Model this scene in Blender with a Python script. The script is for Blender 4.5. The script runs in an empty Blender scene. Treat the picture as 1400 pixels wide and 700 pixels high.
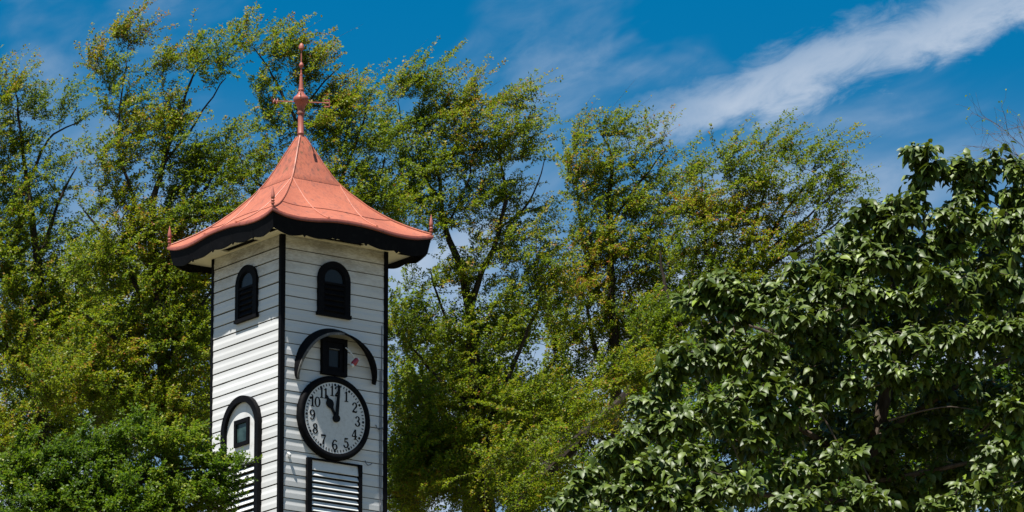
import bpy, bmesh, math, random
import numpy as np
from mathutils import Vector, Matrix
PI = math.pi
sc = bpy.context.scene
COL = sc.collection

# ------------------------------------------------------------------ camera
CAM_Z = 1.7
FPX, PITCH = 9000.0, 0.2501           # focal length in photo pixels, upward pitch
cam_d = bpy.data.cameras.new("camera")
cam_d.sensor_width = 36.0
cam_d.lens = FPX / 1400.0 * 36.0
cam_d.clip_start = 0.5
cam_d.clip_end = 20000.0
cam = bpy.data.objects.new("camera", cam_d)
cam.location = (0, 0, CAM_Z)
cam.rotation_euler = (PI / 2 + PITCH, 0, 0)
COL.objects.link(cam)
sc.camera = cam

# ------------------------------------------------------------------ light
SUN = np.array([-0.625, -0.849, 2.62])
SUN /= np.linalg.norm(SUN)
SUN_EL = math.asin(SUN[2])
SUN_AZ = math.atan2(SUN[0], SUN[1])   # clockwise from +Y
sd = bpy.data.lights.new("sun", 'SUN')
sd.energy = 4.9
sd.angle = math.radians(0.5)
sd.color = (1.0, 0.965, 0.90)
sun = bpy.data.objects.new("sun", sd)
sun.rotation_euler = Vector(SUN).to_track_quat('Z', 'Y').to_euler()
sun.location = (-30, -30, 120)
COL.objects.link(sun)

world = bpy.data.worlds.new("World")
sc.world = world
world.use_nodes = True
wt = world.node_tree
wt.nodes.clear()


def N(t, kind, **kw):
    n = t.nodes.new(kind)
    for k, v in kw.items():
        setattr(n, k, v)
    return n


def lk(t, a, b):
    t.links.new(a, b)


def mathn(t, op, a, b=None, clamp=False):
    n = N(t, 'ShaderNodeMath', operation=op)
    n.use_clamp = clamp
    for i, v in enumerate((a, b)):
        if v is None:
            continue
        if isinstance(v, (int, float)):
            n.inputs[i].default_value = v
        else:
            lk(t, v, n.inputs[i])
    return n.outputs[0]


def maprange(t, v, a, b, c=0.0, d=1.0, smooth=True):
    n = N(t, 'ShaderNodeMapRange')
    n.interpolation_type = 'SMOOTHSTEP' if smooth else 'LINEAR'
    lk(t, v, n.inputs[0])
    for i, x in enumerate((a, b, c, d)):
        n.inputs[i + 1].default_value = x
    return n.outputs[0]


sky = N(wt, 'ShaderNodeTexSky', sky_type='NISHITA')
sky.sun_disc = False
sky.sun_elevation = SUN_EL
sky.sun_rotation = SUN_AZ % (2 * PI)
sky.altitude = 200
sky.air_density = 1.0
sky.dust_density = 0.2
sky.ozone_density = 4.0
hs = N(wt, 'ShaderNodeHueSaturation')
hs.inputs['Hue'].default_value = 0.490
hs.inputs['Saturation'].default_value = 1.5
hs.inputs['Value'].default_value = 0.92
lk(wt, sky.outputs[0], hs.inputs['Color'])
# thin cirrus: direction -> azimuth / elevation, wispy noise, one long streak and a veil low in the sky
geo = N(wt, 'ShaderNodeTexCoord')
sep = N(wt, 'ShaderNodeSeparateXYZ')
lk(wt, geo.outputs['Generated'], sep.inputs[0])
az = mathn(wt, 'ARCTAN2', sep.outputs[0], sep.outputs[1])
el = mathn(wt, 'ARCSINE', sep.outputs[2])
comb = N(wt, 'ShaderNodeCombineXYZ')
ang = 0.32
# along / across the drift of the cirrus
along = mathn(wt, 'ADD', mathn(wt, 'MULTIPLY', az, math.cos(ang)), mathn(wt, 'MULTIPLY', el, math.sin(ang)))
across = mathn(wt, 'SUBTRACT', mathn(wt, 'MULTIPLY', el, math.cos(ang)), mathn(wt, 'MULTIPLY', az, math.sin(ang)))
lk(wt, along, comb.inputs[0])
lk(wt, mathn(wt, 'MULTIPLY', across, 2.1), comb.inputs[1])


def wnoise(scale, detail, rough, dist=0.0, off=0.0):
    n = N(wt, 'ShaderNodeTexNoise')
    n.inputs['Scale'].default_value = scale
    n.inputs['Detail'].default_value = detail
    n.inputs['Roughness'].default_value = rough
    n.inputs['Distortion'].default_value = dist
    if off:
        a = N(wt, 'ShaderNodeVectorMath', operation='ADD')
        lk(wt, comb.outputs[0], a.inputs[0])
        a.inputs[1].default_value = (off, off * .7, off * .3)
        lk(wt, a.outputs[0], n.inputs['Vector'])
    else:
        lk(wt, comb.outputs[0], n.inputs['Vector'])
    return n.outputs[0]


big = wnoise(26, 4, .55, .4)
fine = wnoise(95, 9, .62, .5, 3.1)
# streak: centre line
c0 = 0.2790 * math.cos(ang) - 0.0531 * math.sin(ang)
edge = mathn(wt, 'ADD', mathn(wt, 'SUBTRACT', across, c0), mathn(wt, 'MULTIPLY', mathn(wt, 'SUBTRACT', fine, .5), .010))
edge = mathn(wt, 'ADD', edge, mathn(wt, 'MULTIPLY', mathn(wt, 'SUBTRACT', big, .5), .008))
streak = mathn(wt, 'SUBTRACT', 1.0, maprange(wt, mathn(wt, 'ABSOLUTE', edge), 0.0008, .0064))
streak = mathn(wt, 'MULTIPLY', streak, maprange(wt, along, .088, .122))
streak = mathn(wt, 'MULTIPLY', streak, mathn(wt, 'ADD', .36, mathn(wt, 'MULTIPLY', fine, .95)))
wisp = mathn(wt, 'MULTIPLY', maprange(wt, big, .46, .72), maprange(wt, fine, .15, .80))
veil = mathn(wt, 'MULTIPLY', maprange(wt, el, .280, .232), mathn(wt, 'ADD', .38, mathn(wt, 'MULTIPLY', maprange(wt, big, .34, .66), .6)))
cl = mathn(wt, 'MAXIMUM', mathn(wt, 'MULTIPLY', streak, .86), mathn(wt, 'ADD', mathn(wt, 'MULTIPLY', wisp, .34), mathn(wt, 'MULTIPLY', veil, .85)), clamp=True)
cmix = N(wt, 'ShaderNodeMix', data_type='RGBA')
lk(wt, cl, cmix.inputs[0])
lk(wt, hs.outputs[0], cmix.inputs[6])
cmix.inputs[7].default_value = (5.3, 6.2, 7.5, 1)
bg = N(wt, 'ShaderNodeBackground')
bg.inputs['Strength'].default_value = 0.0500
lk(wt, cmix.outputs[2], bg.inputs['Color'])
wo = N(wt, 'ShaderNodeOutputWorld')
lk(wt, bg.outputs[0], wo.inputs[0])

sc.view_settings.view_transform = 'Standard'
sc.view_settings.look = 'None'
sc.view_settings.exposure = 1.0
sc.view_settings.gamma = 1.0
sc.render.engine = 'CYCLES'
sc.cycles.max_bounces = 6
sc.cycles.transparent_max_bounces = 6

# ------------------------------------------------------------------ material helpers


def mat(name, color, rough=.6, spec=.4):
    m = bpy.data.materials.new(name)
    m.use_nodes = True
    b = m.node_tree.nodes['Principled BSDF']
    b.inputs['Base Color'].default_value = (*color, 1)
    b.inputs['Roughness'].default_value = rough
    b.inputs['Specular IOR Level'].default_value = spec
    return m, m.node_tree, b


def noise(t, scale, detail=4, rough=.55, vec=None, stretch=None, coord='Object'):
    tc = N(t, 'ShaderNodeTexCoord')
    src = vec or tc.outputs[coord]
    if stretch:
        mp = N(t, 'ShaderNodeMapping')
        mp.inputs['Scale'].default_value = stretch
        lk(t, src, mp.inputs[0])
        src = mp.outputs[0]
    n = N(t, 'ShaderNodeTexNoise')
    n.inputs['Scale'].default_value = scale
    n.inputs['Detail'].default_value = detail
    n.inputs['Roughness'].default_value = rough
    lk(t, src, n.inputs['Vector'])
    return n.outputs[0]


def mixc(t, f, a, b):
    n = N(t, 'ShaderNodeMix', data_type='RGBA')
    if isinstance(f, (int, float)):
        n.inputs[0].default_value = f
    else:
        lk(t, f, n.inputs[0])
    for i, v in ((6, a), (7, b)):
        if isinstance(v, tuple):
            n.inputs[i].default_value = (*v, 1)
        else:
            lk(t, v, n.inputs[i])
    return n.outputs[2]


def bump(t, b, h, strength, dist=.01):
    n = N(t, 'ShaderNodeBump')
    n.inputs['Strength'].default_value = strength
    n.inputs['Distance'].default_value = dist
    lk(t, h, n.inputs['Height'])
    lk(t, n.outputs[0], b.inputs['Normal'])


def objrand(t):
    return N(t, 'ShaderNodeObjectInfo').outputs['Random']


# weathered white boards: grime clings to the top courses under the eaves (wear with its own shape, set by height)
def white_boards():
    m, t, b = mat('white_paint_boards', (.74, .74, .73), .55, .35)
    geo_ = N(t, 'ShaderNodeNewGeometry')
    s = N(t, 'ShaderNodeSeparateXYZ')
    lk(t, geo_.outputs['Position'], s.inputs[0])
    g1 = noise(t, 2.2, 6, .62, geo_.outputs['Position'], (1, 1, 2.2))
    g2 = noise(t, 14, 5, .6, geo_.outputs['Position'], (1, 1, 4))
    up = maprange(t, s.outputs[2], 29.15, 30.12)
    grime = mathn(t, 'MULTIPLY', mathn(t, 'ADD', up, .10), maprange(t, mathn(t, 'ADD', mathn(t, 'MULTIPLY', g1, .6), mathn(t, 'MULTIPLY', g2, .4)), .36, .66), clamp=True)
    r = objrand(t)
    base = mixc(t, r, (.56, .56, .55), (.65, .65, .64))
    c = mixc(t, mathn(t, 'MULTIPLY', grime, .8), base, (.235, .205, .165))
    speck = maprange(t, noise(t, 30, 3, .7, geo_.outputs['Position']), .72, .80)
    c = mixc(t, mathn(t, 'MULTIPLY', speck, .35), c, (.22, .2, .18))
    lk(t, c, b.inputs['Base Color'])
    bump(t, b, g2, .12, .004)
    return m


def white_plain(name='white_paint'):
    m, t, b = mat(name, (.76, .76, .74), .5, .35)
    c = mixc(t, maprange(t, noise(t, 5, 5, .65), .45, .75), (.66, .66, .645), (.53, .52, .495))
    lk(t, c, b.inputs['Base Color'])
    return m


def black_paint(name='black_paint', worn=.25, base=(.0035, .0035, .0045), grey=(.028, .026, .024)):
    m, t, b = mat(name, base, .65, .07)
    c = mixc(t, mathn(t, 'MULTIPLY', maprange(t, noise(t, 9, 6, .7), .5, .75), worn), base, grey)
    lk(t, c, b.inputs['Base Color'])
    bump(t, b, noise(t, 40, 3), .1, .003)
    return m


def roof_paint(name, col, col2, dark, rust=.6):
    m, t, b = mat(name, col, .52, .4)
    geo_ = N(t, 'ShaderNodeNewGeometry')
    P = geo_.outputs['Position']
    n1 = noise(t, 1.6, 5, .6, P)
    n2 = noise(t, 7, 6, .68, P, (1, 1, .35))
    c = mixc(t, maprange(t, n1, .3, .7), col, col2)
    st = maprange(t, n2, .50, .74)
    c = mixc(t, mathn(t, 'MULTIPLY', st, rust), c, dark)
    s = N(t, 'ShaderNodeSeparateXYZ')
    lk(t, P, s.inputs[0])
    # bare, lichen-stained patches on the steep upper sheets
    up = maprange(t, s.outputs[2], 31.45, 31.7)
    sp = mathn(t, 'MULTIPLY', up, maprange(t, noise(t, 9, 5, .7, P, (1, 1, .4)), .57, .66))
    c = mixc(t, mathn(t, 'MULTIPLY', sp, .85), c, (.10, .07, .035))
    lk(t, c, b.inputs['Base Color'])
    # long faded run-off streaks
    sz = N(t, 'ShaderNodeSeparateXYZ')
    lk(t, P, sz.inputs[0])
    steep = maprange(t, sz.outputs[2], 31.0, 31.5, .45, 1.0)
    n3 = noise(t, 26, 5, .6, P, (1, 1, .07))
    c = mixc(t, mathn(t, 'MULTIPLY', mathn(t, 'MULTIPLY', maprange(t, n3, .46, .70), steep), .75 * rust), c, dark)
    lk(t, c, b.inputs['Base Color'])
    lk(t, maprange(t, n2, .3, .8, .42, .68), b.inputs['Roughness'])
    bump(t, b, n1, .25, .02)
    return m


M = {}
M['board'] = white_boards()
M['white'] = white_plain()
M['soffit'] = mat('soffit_paint', (.78, .72, .58), .6, .3)[0]
M['black'] = black_paint()
M['edge'] = black_paint('grey_edge', .95, (.10, .098, .095), (.36, .35, .33))
M['core'] = mat('dark_wall_core', (.015, .014, .013), .9, .1)[0]
M['roof'] = roof_paint('roof_red_paint', (.415, .130, .074), (.335, .100, .058), (.15, .055, .042), .85)
M['roofdark'] = roof_paint('roof_edge_paint', (.33, .095, .065), (.22, .06, .045), (.06, .03, .025), .8)
M['spire'] = roof_paint('spire_red_paint', (.30, .085, .06), (.36, .11, .075), (.14, .05, .04), .6)
m_, t_, b_ = mat('dark_glass', (.010, .014, .017), .25, .22)
M['glass'] = m_
m_, t_, b_ = mat('green_tinted_glass', (.03, .075, .07), .25, .25)
lk(t_, mixc(t_, maprange(t_, noise(t_, 5, 4), .35, .65), (.016, .034, .032), (.04, .075, .07)), b_.inputs['Base Color'])
M['greenglass'] = m_
m_, t_, b_ = mat('clock_dial_paint', (.62, .62, .60), .5, .35)
lk(t_, mixc(t_, maprange(t_, noise(t_, 16, 7, .75), .45, .72), (.58, .58, .57), (.45, .44, .42)), b_.inputs['Base Color'])
M['dial'] = m_
M['ink'] = mat('black_enamel', (.004, .004, .005), .5, .12)[0]
M['red'] = mat('red_plastic', (.32, .03, .045), .4, .5)[0]
M['cable'] = mat('cable_sheath', (.10, .11, .13), .5, .4)[0]

# ------------------------------------------------------------------ object helpers


def link(o, parent=None):
    COL.objects.link(o)
    if parent:
        o.parent = parent
    return o


def tag(o, label=None, cat=None, group=None, kind=None):
    for k, v in (('label', label), ('category', cat), ('group', group), ('kind', kind)):
        if v:
            o[k] = v
    return o


def empty(name, loc, rz=0.0):
    o = bpy.data.objects.new(name, None)
    o.empty_display_size = .3
    o.location = loc
    o.rotation_euler = (0, 0, rz)
    return link(o)


class MB:
    def __init__(self):
        self.v = []
        self.f = []

    def add(self, vs, fs):
        k = len(self.v)
        self.v += [tuple(map(float, p)) for p in vs]
        self.f += [tuple(i + k for i in f) for f in fs]

    def box(self, lo, hi):
        x0, y0, z0 = lo
        x1, y1, z1 = hi
        self.add([(x0, y0, z0), (x1, y0, z0), (x1, y1, z0), (x0, y1, z0), (x0, y0, z1), (x1, y0, z1), (x1, y1, z1), (x0, y1, z1)],
                 [(0, 3, 2, 1), (4, 5, 6, 7), (0, 1, 5, 4), (1, 2, 6, 5), (2, 3, 7, 6), (3, 0, 4, 7)])

    def loft(self, rings, closed=True, cap=True):
        n = len(rings[0])
        vs = [p for r in rings for p in r]
        fs = []
        for i in range(len(rings) - 1):
            for j in range(n if closed else n - 1):
                a, b = i * n + j, i * n + (j + 1) % n
                fs.append((a, b, b + n, a + n))
        if cap and closed:
            fs.append(tuple(range(n - 1, -1, -1)))
            fs.append(tuple(range((len(rings) - 1) * n, len(rings) * n)))
        self.add(vs, fs)

    def tube(self, pts, rad, n=8):
        pts = [Vector(p) for p in pts]
        rs = rad if isinstance(rad, (list, tuple)) else [rad] * len(pts)
        rings = []
        ref = Vector((0.31, 0.2, 0.93))
        for i, p in enumerate(pts):
            d = (pts[min(i + 1, len(pts) - 1)] - pts[max(i - 1, 0)])
            d = d.normalized() if d.length > 1e-9 else Vector((0, 0, 1))
            u = d.cross(ref)
            if u.length < .05:
                u = d.cross(Vector((1, 0, 0)))
            u.normalize()
            w = d.cross(u)
            rings.append([tuple(p + (u * math.cos(2 * PI * k / n) + w * math.sin(2 * PI * k / n)) * rs[i]) for k in range(n)])
        self.loft(rings)

    def lathe(self, c, prof, n=20):
        rings = [[(c[0] + r * math.cos(2 * PI * k / n), c[1] + r * math.sin(2 * PI * k / n), c[2] + z) for k in range(n)] for r, z in prof]
        self.loft(rings)

    def build(self, name, m, parent=None, smooth=False, fix=True):
        me = bpy.data.meshes.new(name)
        me.from_pydata(self.v, [], self.f)
        if fix:
            bm = bmesh.new()
            bm.from_mesh(me)
            bmesh.ops.recalc_face_normals(bm, faces=bm.faces)
            bm.to_mesh(me)
            bm.free()
        if smooth:
            me.polygons.foreach_set('use_smooth', [True] * len(me.polygons))
            try:
                me.set_sharp_from_angle(angle=math.radians(38))
            except Exception:
                pass
        me.materials.append(m)
        me.update()
        return link(bpy.data.objects.new(name, me), parent)


# ------------------------------------------------------------------ terrain
BASE = 17.6                                  # ground level at the tower


def ground_z(x, y):
    t = min(max((y - 12.0) / 90.0, 0), 1)
    z = BASE * (t * t * (3 - 2 * t))
    if y > 102:
        z += (y - 102) * .05 * math.exp(-max(y - 250, 0) / 400.0)
    return z + .25 * math.sin(x * .13 + 1.2) * t + .15 * math.sin(y * .21 + x * .05) * t


g = MB()
xs = [-3000, -1500, -700, -300, -150] + [-90 + 9 * i for i in range(21)] + [150, 300, 700, 1500, 3000]
ys = [-3000, -1200, -400, -100, -30, 0] + [8 + 6 * i for i in range(28)] + [200, 260, 400, 800, 1600, 4000]
nx = len(xs)
g.add([(x, y, ground_z(x, y)) for y in ys for x in xs],
      [(j * nx + i, j * nx + i + 1, (j + 1) * nx + i + 1, (j + 1) * nx + i) for j in range(len(ys) - 1) for i in range(nx - 1)])
mg, tg, bg_ = mat('dry_grass_ground', (.09, .08, .04), .9, .2)
c = mixc(tg, noise(tg, .6, 6, .65), (.07, .07, .03), (.15, .125, .075))
lk(tg, c, bg_.inputs['Base Color'])
bump(tg, bg_, noise(tg, 6, 6), .5, .1)
tag(g.build('ground', mg, smooth=True), kind='structure')

# ------------------------------------------------------------------ clock tower
A = 0.6162
CTR = (-3.7043, 111.3151)
H = 1.1
tower = empty('clock_tower', (CTR[0], CTR[1], BASE), A)
tag(tower, 'white weatherboard clock tower with black trim and flared red metal roof', 'clock tower')


def FR(u, z, out):                           # right face: u from the front corner, z world, out from the wall
    return (u - H, -H - out, z - BASE)


def FL(u, z, out):                           # left face
    return (-H - out, u - H, z - BASE)


def prism(mb, F, poly, o0, o1):
    mb.loft([[F(u, z, o0) for u, z in poly], [F(u, z, o1) for u, z in poly]])


def ringf(mb, F, outer, inner, o0, o1, closed=True):
    n = len(outer)
    vs = [F(u, z, o) for o in (o0, o1) for pl in (outer, inner) for u, z in pl]
    fs = []
    for j in range(n if closed else n - 1):
        k = (j + 1) % n
        a0, a1, b0, b1 = j, k, n + j, n + k
        c0_, c1, d0, d1 = 2 * n + j, 2 * n + k, 3 * n + j, 3 * n + k
        fs += [(a0, a1, b1, b0), (c0_, d0, d1, c1), (a0, c0_, c1, a1), (b0, b1, d1, d0)]
    if not closed:
        for j in (0, n - 1):
            fs.append((j, n + j, 3 * n + j, 2 * n + j))
    mb.add(vs, fs)


def fbox(mb, F, u0, u1, z0, z1, o0, o1):
    prism(mb, F, [(u0, z0), (u1, z0), (u1, z1), (u0, z1)], o0, o1)


def arch(cx, r, z0, zs, n=24):               # open bottom: from bottom left over the arch to bottom right
    return [(cx - r, z0)] + [(cx - r * math.cos(PI * i / n), zs + r * math.sin(PI * i / n)) for i in range(n + 1)] + [(cx + r, z0)]


ZTOP = 30.14
core = MB()
core.box((-H + .028, -H + .028, -1.2), (H - .028, H - .028, ZTOP - BASE + .05))
core.build('wall', M['core'], tower)
wall = [o for o in tower.children if o.name.startswith('wall')][0]

# boards, one object each, on the two faces in view; sides share one mesh
PITCHB = .2093
prof = [(0, .0155), (0, .06), (0, .098), (-.0012, .108), (-.0052, .134), (-.0072, .150), (-.0078, .175), (-.0078, PITCHB), (-.027, PITCHB), (-.027, .0155)]


def board_mesh(F0, u0, u1, h=1.0, seed=0):
    mb = MB()
    gap = .0215 if F0 is FL else .0135      # open joint below each board
    rr = random.Random(seed)
    us = [u0 + (u1 - u0) * i / 6 for i in range(7)]
    rings = []
    for u in us:
        w = rr.uniform(-.0012, .0012)
        rings.append([F0(u, (gap if z == .0155 else z) * h + BASE + w * .6, o + (w if o > -.02 else 0)) for o, z in prof])
    mb.loft(rings)
    me = bpy.data.meshes.new('board')
    me.from_pydata(mb.v, [], mb.f)
    bm = bmesh.new(); bm.from_mesh(me)
    bmesh.ops.recalc_face_normals(bm, faces=bm.faces)
    bm.to_mesh(me); bm.free()
    me.materials.append(M['board'])
    return me


rb = random.Random(4)
for F, zref in ((FR, 29.6856), (FL, 29.7138)):
    meshes = [board_mesh(F, .004, 2.196, 1, 10 + i) for i in range(6)]
    k0 = -int((zref - BASE - .1) / PITCHB)
    for k in range(k0, 2):
        z = zref + k * PITCHB
        o = bpy.data.objects.new('board', meshes[(k - k0) % 6])
        o.location = (0, 0, z - BASE)
        o.rotation_euler = (0, rb.uniform(-.0022, .0022), 0) if F is FR else (rb.uniform(-.0022, .0022), 0, 0)
        link(o, wall)
    top = zref + 2 * PITCHB
    o = bpy.data.objects.new('board', board_mesh(F, .004, 2.196, (ZTOP - top) / PITCHB, 33))
    o.location = (0, 0, top - BASE)
    link(o, wall)
for s in ((0, 1), (1, 0)):                   # the two far faces, plain boarded
    mb = MB()
    z = BASE
    while z < ZTOP - .1:
        if s == (0, 1):
            mb.box((-H + .005, H - .02, z - BASE + .015), (H - .005, H, min(z + PITCHB, ZTOP - .01) - BASE))
        else:
            mb.box((H - .02, -H + .005, z - BASE + .015), (H, H - .005, min(z + PITCHB, ZTOP - .01) - BASE))
        z += PITCHB
    mb.build('cladding', M['board'], tower)

# black corner boards
for sx, sy, wx, wy in ((-1, -1, .075, .062), (1, -1, .068, .06), (-1, 1, .06, .05), (1, 1, .06, .06)):
    mb = MB()
    o = .014
    x0, y0 = sx * (H + o), sy * (H + o)
    x1, y1 = sx * (H - wx), sy * (H - wy)
    xi, yi = sx * (H - .004), sy * (H - .004)
    poly = [(x0, y0), (x1, y0), (x1, yi), (xi, yi), (xi, y1), (x0, y1)]
    mb.loft([[(x, y, z) for x, y in poly] for z in (-1.0, ZTOP - BASE - .004)])
    mb.build('corner_board', M['black'], tower)

# plinth out of frame
mb = MB(); mb.box((-H - .12, -H - .12, -1.5), (H + .12, H + .12, .35)); mb.build('plinth', mat('stone_plinth', (.3, .29, .27), .8)[0], tower)


# arched louvre windows below the eaves
def arched_window(F, cx):
    r, zs, z0 = .333, 29.462, 28.86
    f = MB(); ringf(f, F, arch(cx, r, z0, zs), arch(cx, .222, z0, zs), -.02, .050, closed=False)
    fr = f.build('window', M['black'], tower)
    s = MB(); fbox(s, F, cx - .352, cx + .352, 28.808, 28.868, -.02, .062); s.build('sill', M['black'], fr)
    g_ = MB(); prism(g_, F, arch(cx, .226, 29.40, zs), .008, .014); g_.build('pane', M['glass'], fr)
    b_ = MB(); fbox(b_, F, cx - .226, cx + .226, 28.868, 29.40, .002, .006); b_.build('backing', M['core'], fr)
    q = MB(); fbox(q, F, cx - .221, cx + .221, 29.375, 29.415, .015, .046); q.build('rail', M['black'], fr)
    i_ = MB(); ringf(i_, F, arch(cx, .221, 28.868, zs), arch(cx, .198, 28.868, zs), .016, .038, closed=False); i_.build('inner_frame', M['black'], fr)
    for k in range(5):
        z = 28.90 + k * .098
        l = MB()
        l.loft([[F(u, z + .085, .008), F(u, z + .097, .012), F(u, z + .010, .050), F(u, z, .045)] for u in (cx - .198, cx + .198)])
        l.build('slat', M['black'], fr)


arched_window(FR, 1.07)
arched_window(FL, 1.055)

# curved hood over the small window
HC, HZ, HR = 1.10, 27.79, .82
arc = [(-HR * math.cos(a_), HR * math.sin(a_)) for a_ in [-.20 + (PI + .26) * i / 48 for i in range(49)]]
arc[0] = (arc[0][0] + .012, arc[0][1])


def hood_pt(i, s, out, drop):
    du, dz = arc[i]
    e = min(i, 48 - i) / 13.0
    k = .30 + .70 * math.sin(min(e, 1) * PI / 2)
    if out > 0:
        out, drop = out * k, drop * k
    return FR(HC + du * s, HZ + dz * s - drop, out)


hm = MB()
hm.loft([[hood_pt(i, 1.0, -.004, 0), hood_pt(i, 1.0, .225, .115), hood_pt(i, .962, .225, .115), hood_pt(i, .962, -.004, 0)] for i in range(49)])
hood = hm.build('hood', M['black'], tower, smooth=True)
hm = MB()
hm.loft([[hood_pt(i, 1.004, .226, .115), hood_pt(i, 1.004, .238, .119), hood_pt(i, .950, .238, .119), hood_pt(i, .950, .226, .115)] for i in range(0, 27)])
tag(hm.build('rim', M['edge'], hood), 'grey rim along the left and top of the black hood')  # mottled grey on the left and top run, the right run is black
hm = MB()
hm.loft([[hood_pt(i, 1.004, .226, .115), hood_pt(i, 1.004, .238, .119), hood_pt(i, .958, .238, .119), hood_pt(i, .958, .226, .115)] for i in range(26, 49)])
hm.build('rim', M['black'], hood)

# small window under the hood
mb = MB(); ringf(mb, FR, [(.815, 27.77), (1.33, 27.77), (1.33, 28.43), (.815, 28.43)], [(.885, 27.84), (1.26, 27.84), (1.26, 28.35), (.885, 28.35)], -.02, .075)
sw = mb.build('window', M['black'], tower)
mb = MB(); ringf(mb, FR, [(.89, 27.845), (1.255, 27.845), (1.255, 28.345), (.89, 28.345)], [(.965, 27.92), (1.185, 27.92), (1.185, 28.24), (.965, 28.24)], .006, .05)
mb.build('sash', M['black'], sw)
mb = MB(); fbox(mb, FR, .96, 1.19, 27.915, 28.245, .010, .018); mb.build('pane', M['glass'], sw)
mb = MB(); fbox(mb, FR, .968, 1.18, 28.228, 28.243, .019, .056); mb.build('lip', M['edge'], sw)

# red and white fitting dangling from the hood on a bent wire
fit = empty('hanging_fitting', (0, 0, 0))
tag(fit, 'small red and white fitting dangling on a bent white wire under the black hood', 'light fitting')
TM = Matrix.Translation((CTR[0], CTR[1], BASE)) @ Matrix.Rotation(A, 4, 'Z')


def W(p):
    return tuple(TM @ Vector(p))


p0 = W(FR(1.285, 28.285, .078))
fit.location = p0


def rel(u, z, o):
    return tuple(Vector(W(FR(u, z, o))) - Vector(p0))


mb = MB(); mb.tube([(0, 0, 0), rel(1.33, 28.23, .12), rel(1.40, 28.16, .13), rel(1.452, 28.095, .135), rel(1.485, 28.085, .14)], .011, 6)
mb.build('wire', M['white'], fit, smooth=True)
a0, a1 = Vector(rel(1.488, 28.10, .14)), Vector(rel(1.405, 27.985, .13))
mb = MB(); mb.tube([a0, a0.lerp(a1, .12), a0.lerp(a1, .35), a0.lerp(a1, .8), a1], [.028, .042, .046, .052, .036], 10); mb.build('shade', M['red'], fit, smooth=True)
a2 = Vector(rel(1.375, 27.955, .13))
mb = MB(); mb.tube([a1, a1.lerp(a2, .4), a2, a2 + (a2 - a1) * .2], [.034, .036, .028, .006], 10); mb.build('bulb', M['white'], fit, smooth=True)
mb = MB(); mb.tube([a0 + Vector((-.02, 0, .0)), a0 + Vector((.035, -.01, -.012))], [.022, .018], 8); mb.build('collar', M['white'], fit, smooth=True)

# ---------------------------------------------------------------- clock
CX, CZ = 1.068, 27.008
NC = 72


def circ(r, n=NC):
    return [(CX + r * math.sin(2 * PI * i / n), CZ + r * math.cos(2 * PI * i / n)) for i in range(n)]


mb = MB()
pr_ = [(.735, -.015), (.743, .05), (.735, .085), (.715, .105), (.69, .112), (.662, .108), (.638, .100), (.626, .092), (.626, -.015)]
vs = [FR(CX + r * math.sin(2 * PI * i / NC), CZ + r * math.cos(2 * PI * i / NC), o) for i in range(NC) for r, o in pr_]
k = len(pr_)
mb.add(vs, [(i * k + j, i * k + (j + 1) % k, ((i + 1) % NC) * k + (j + 1) % k, ((i + 1) % NC) * k + j) for i in range(NC) for j in range(k)])
clock = mb.build('clock', M['black'], tower, smooth=True)
tag(clock, 'round white clock with thick black rim and black arabic numerals')
mb = MB(); prism(mb, FR, circ(.632), .0, .088); mb.build('dial', M['dial'], clock)
IO0, IO1 = .087, .0925
mb = MB()
for i in range(60):
    a_ = 2 * PI * i / 60
    s_, c_ = math.sin(a_), math.cos(a_)
    if i % 5 == 0:
        prism(mb, FR, [(CX + .583 * s_ + .0235 * math.sin(q * PI / 6), CZ + .583 * c_ + .0235 * math.cos(q * PI / 6)) for q in range(12)], IO0, IO1)
    else:
        w = .0075
        prism(mb, FR, [(CX + r * s_ + e * c_, CZ + r * c_ - e * s_) for r, e in ((.563, -w), (.603, -w * 1.2), (.603, w * 1.2), (.563, w))], IO0, IO1)
mb.build('minute_marks', M['ink'], clock)

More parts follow.
